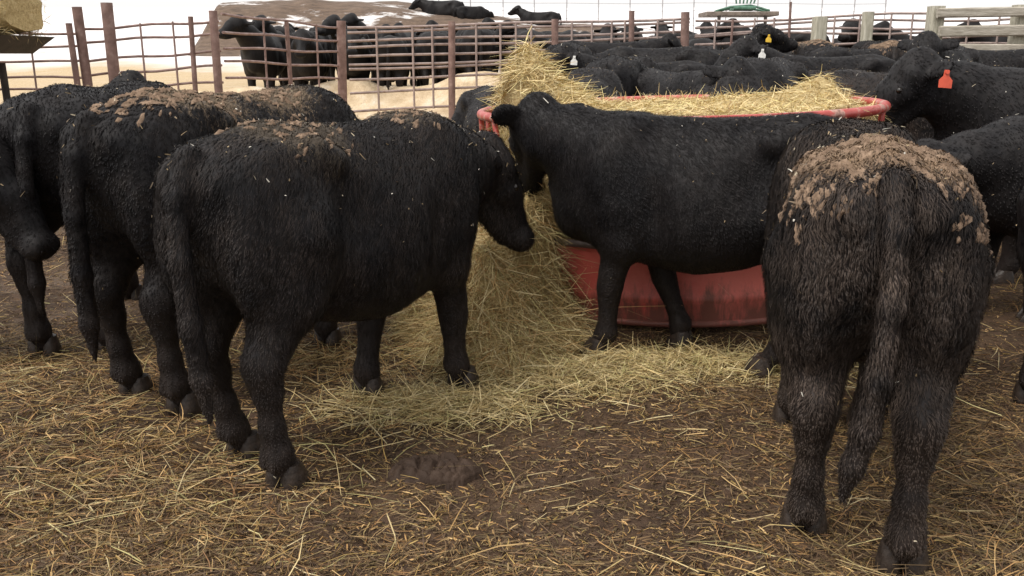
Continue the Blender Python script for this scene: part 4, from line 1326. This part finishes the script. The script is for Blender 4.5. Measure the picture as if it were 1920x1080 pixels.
Z = np.clip(1 - er ** 3, 0, 1) ** 0.7 * (0.018 + 0.040 * fold + 0.02 * fbm(X, Y, 9, 170, 2)) - 0.05 * (er > 1.04) - 0.002
idx = np.arange(X.size).reshape(X.shape)
Q = np.stack([idx[:-1, :-1], idx[1:, :-1], idx[1:, 1:], idx[:-1, 1:]], -1).reshape(-1, 4)
me = mesh_np('manure_pat', np.stack([X, Y, Z], -1).reshape(-1, 3), Q, smooth=True)
tag(link('manure_pat', me, M_DUNG, None, loc=(-0.31, 3.22, float(gz(-0.31, 3.22)) + 0.012)), 'lumpy dark brown manure pat on the trampled straw in the foreground', 'manure')


# ------------------------------------------------------------------ straw litter on the ground
def litter(n, seed, y0=1.5, y1=9.5):
    r = np.random.default_rng(seed)
    y = y0 * (y1 / y0) ** r.random(n)
    x = r.uniform(-1, 1, n) * (0.72 * y + 0.7)
    return x, y, r
def dens(x, y):
    d = 0.40 + 1.3 * fbm(x, y, 0.9, 120, 3) + 0.5 * fbm(x, y, 4, 130, 2)
    bare = np.exp(-(((x - 0.35) / 0.85) ** 2 + ((y - 3.55) / 0.55) ** 2))
    d = d - 0.55 * bare
    for cx_, cy_, rx, ry, w in HAYP:
        d = d + w * np.exp(-(((x - cx_) / rx) ** 2 + ((y - cy_) / ry) ** 2))
    return np.clip(d, 0.04, 1)
HAYP = [(-0.35, 3.92, 0.42, 0.20, 1.0), (0.2, 4.3, 0.6, 0.3, 0.7), (1.0, 4.5, 0.8, 0.22, 0.8), (-1.3, 3.2, 0.9, 0.7, 0.40), (-2.6, 4.2, 1.2, 0.9, 0.5), (-0.9, 4.6, 0.5, 0.4, 0.6), (0, 2.0, 3, 0.5, 0.5)]
parts = []
x, y, r = litter(170000, 31)
ok = r.random(len(x)) < dens(x, y)
x, y = x[ok], y[ok]; n = len(x)
z = gz(x, y) + r.uniform(-0.004, 0.022, n)
Dv = r.normal(size=(n, 3)) * np.array([1, 0.85, 0.16]) + np.array([0, 0, 0.03])
parts.append(strands(np.stack([x, y, z], 1), Dv, r.uniform(0.04, 0.14, n) * np.where(r.random(n) < 0.1, 1.7, 1), r.uniform(0.0016, 0.0036, n), 0.30, np.concatenate([PAL_STRAW, PAL_DULL, PAL_DULL, PAL_DULL]), 32))
# short trampled chaff
x, y, r = litter(220000, 41)
ok = r.random(len(x)) < 0.55 + 0.45 * dens(x, y)
x, y = x[ok], y[ok]; n = len(x)
z = gz(x, y) + r.uniform(0.0, 0.010, n)
Dv = r.normal(size=(n, 3)) * np.array([1, 1, 0.12])
parts.append(strands(np.stack([x, y, z], 1), Dv, r.uniform(0.010, 0.045, n), r.uniform(0.002, 0.006, n), 0.2, np.concatenate([PAL_DULL, PAL_DULL, PAL_DULL * 0.6, PAL_STRAW]), 42))
# long pale stalks on top
x, y, r = litter(1100, 51)
n = len(x)
z = gz(x, y) + r.uniform(0.01, 0.04, n)
Dv = r.normal(size=(n, 3)) * np.array([1, 0.8, 0.14])
parts.append(strands(np.stack([x, y, z], 1), Dv, r.uniform(0.10, 0.28, n), r.uniform(0.002, 0.0045, n), 0.22, PAL_BRIGHT * 0.85, 52))
# hay drifts
for i, (cx_, cy_, rx, ry, w) in enumerate(HAYP[:6]):
    n = int((9000 if i < 3 else 6500) * w * rx)
    r = np.random.default_rng(60 + i)
    x, y = cx_ + r.normal(size=n) * rx * 0.6, cy_ + r.normal(size=n) * ry * 0.6
    hb = 0.07 * w * np.exp(-(((x - cx_) / rx) ** 2 + ((y - cy_) / ry) ** 2) * 1.2)
    z = gz(x, y) + hb * r.random(n) + 0.005
    Dv = r.normal(size=(n, 3)) * np.array([1, 0.8, 0.3])
    parts.append(strands(np.stack([x, y, z], 1), Dv, r.uniform(0.06, 0.17, n), r.uniform(0.002, 0.0045, n), 0.35, np.concatenate([PAL_HAY, PAL_BRIGHT]) if i < 3 else np.concatenate([PAL_HAY * 0.8, PAL_STRAW]), 70 + i))
tag(strand_obj('straw_litter', parts), 'loose straw and hay stalks trampled over the muddy yard', 'straw', kind='stuff')
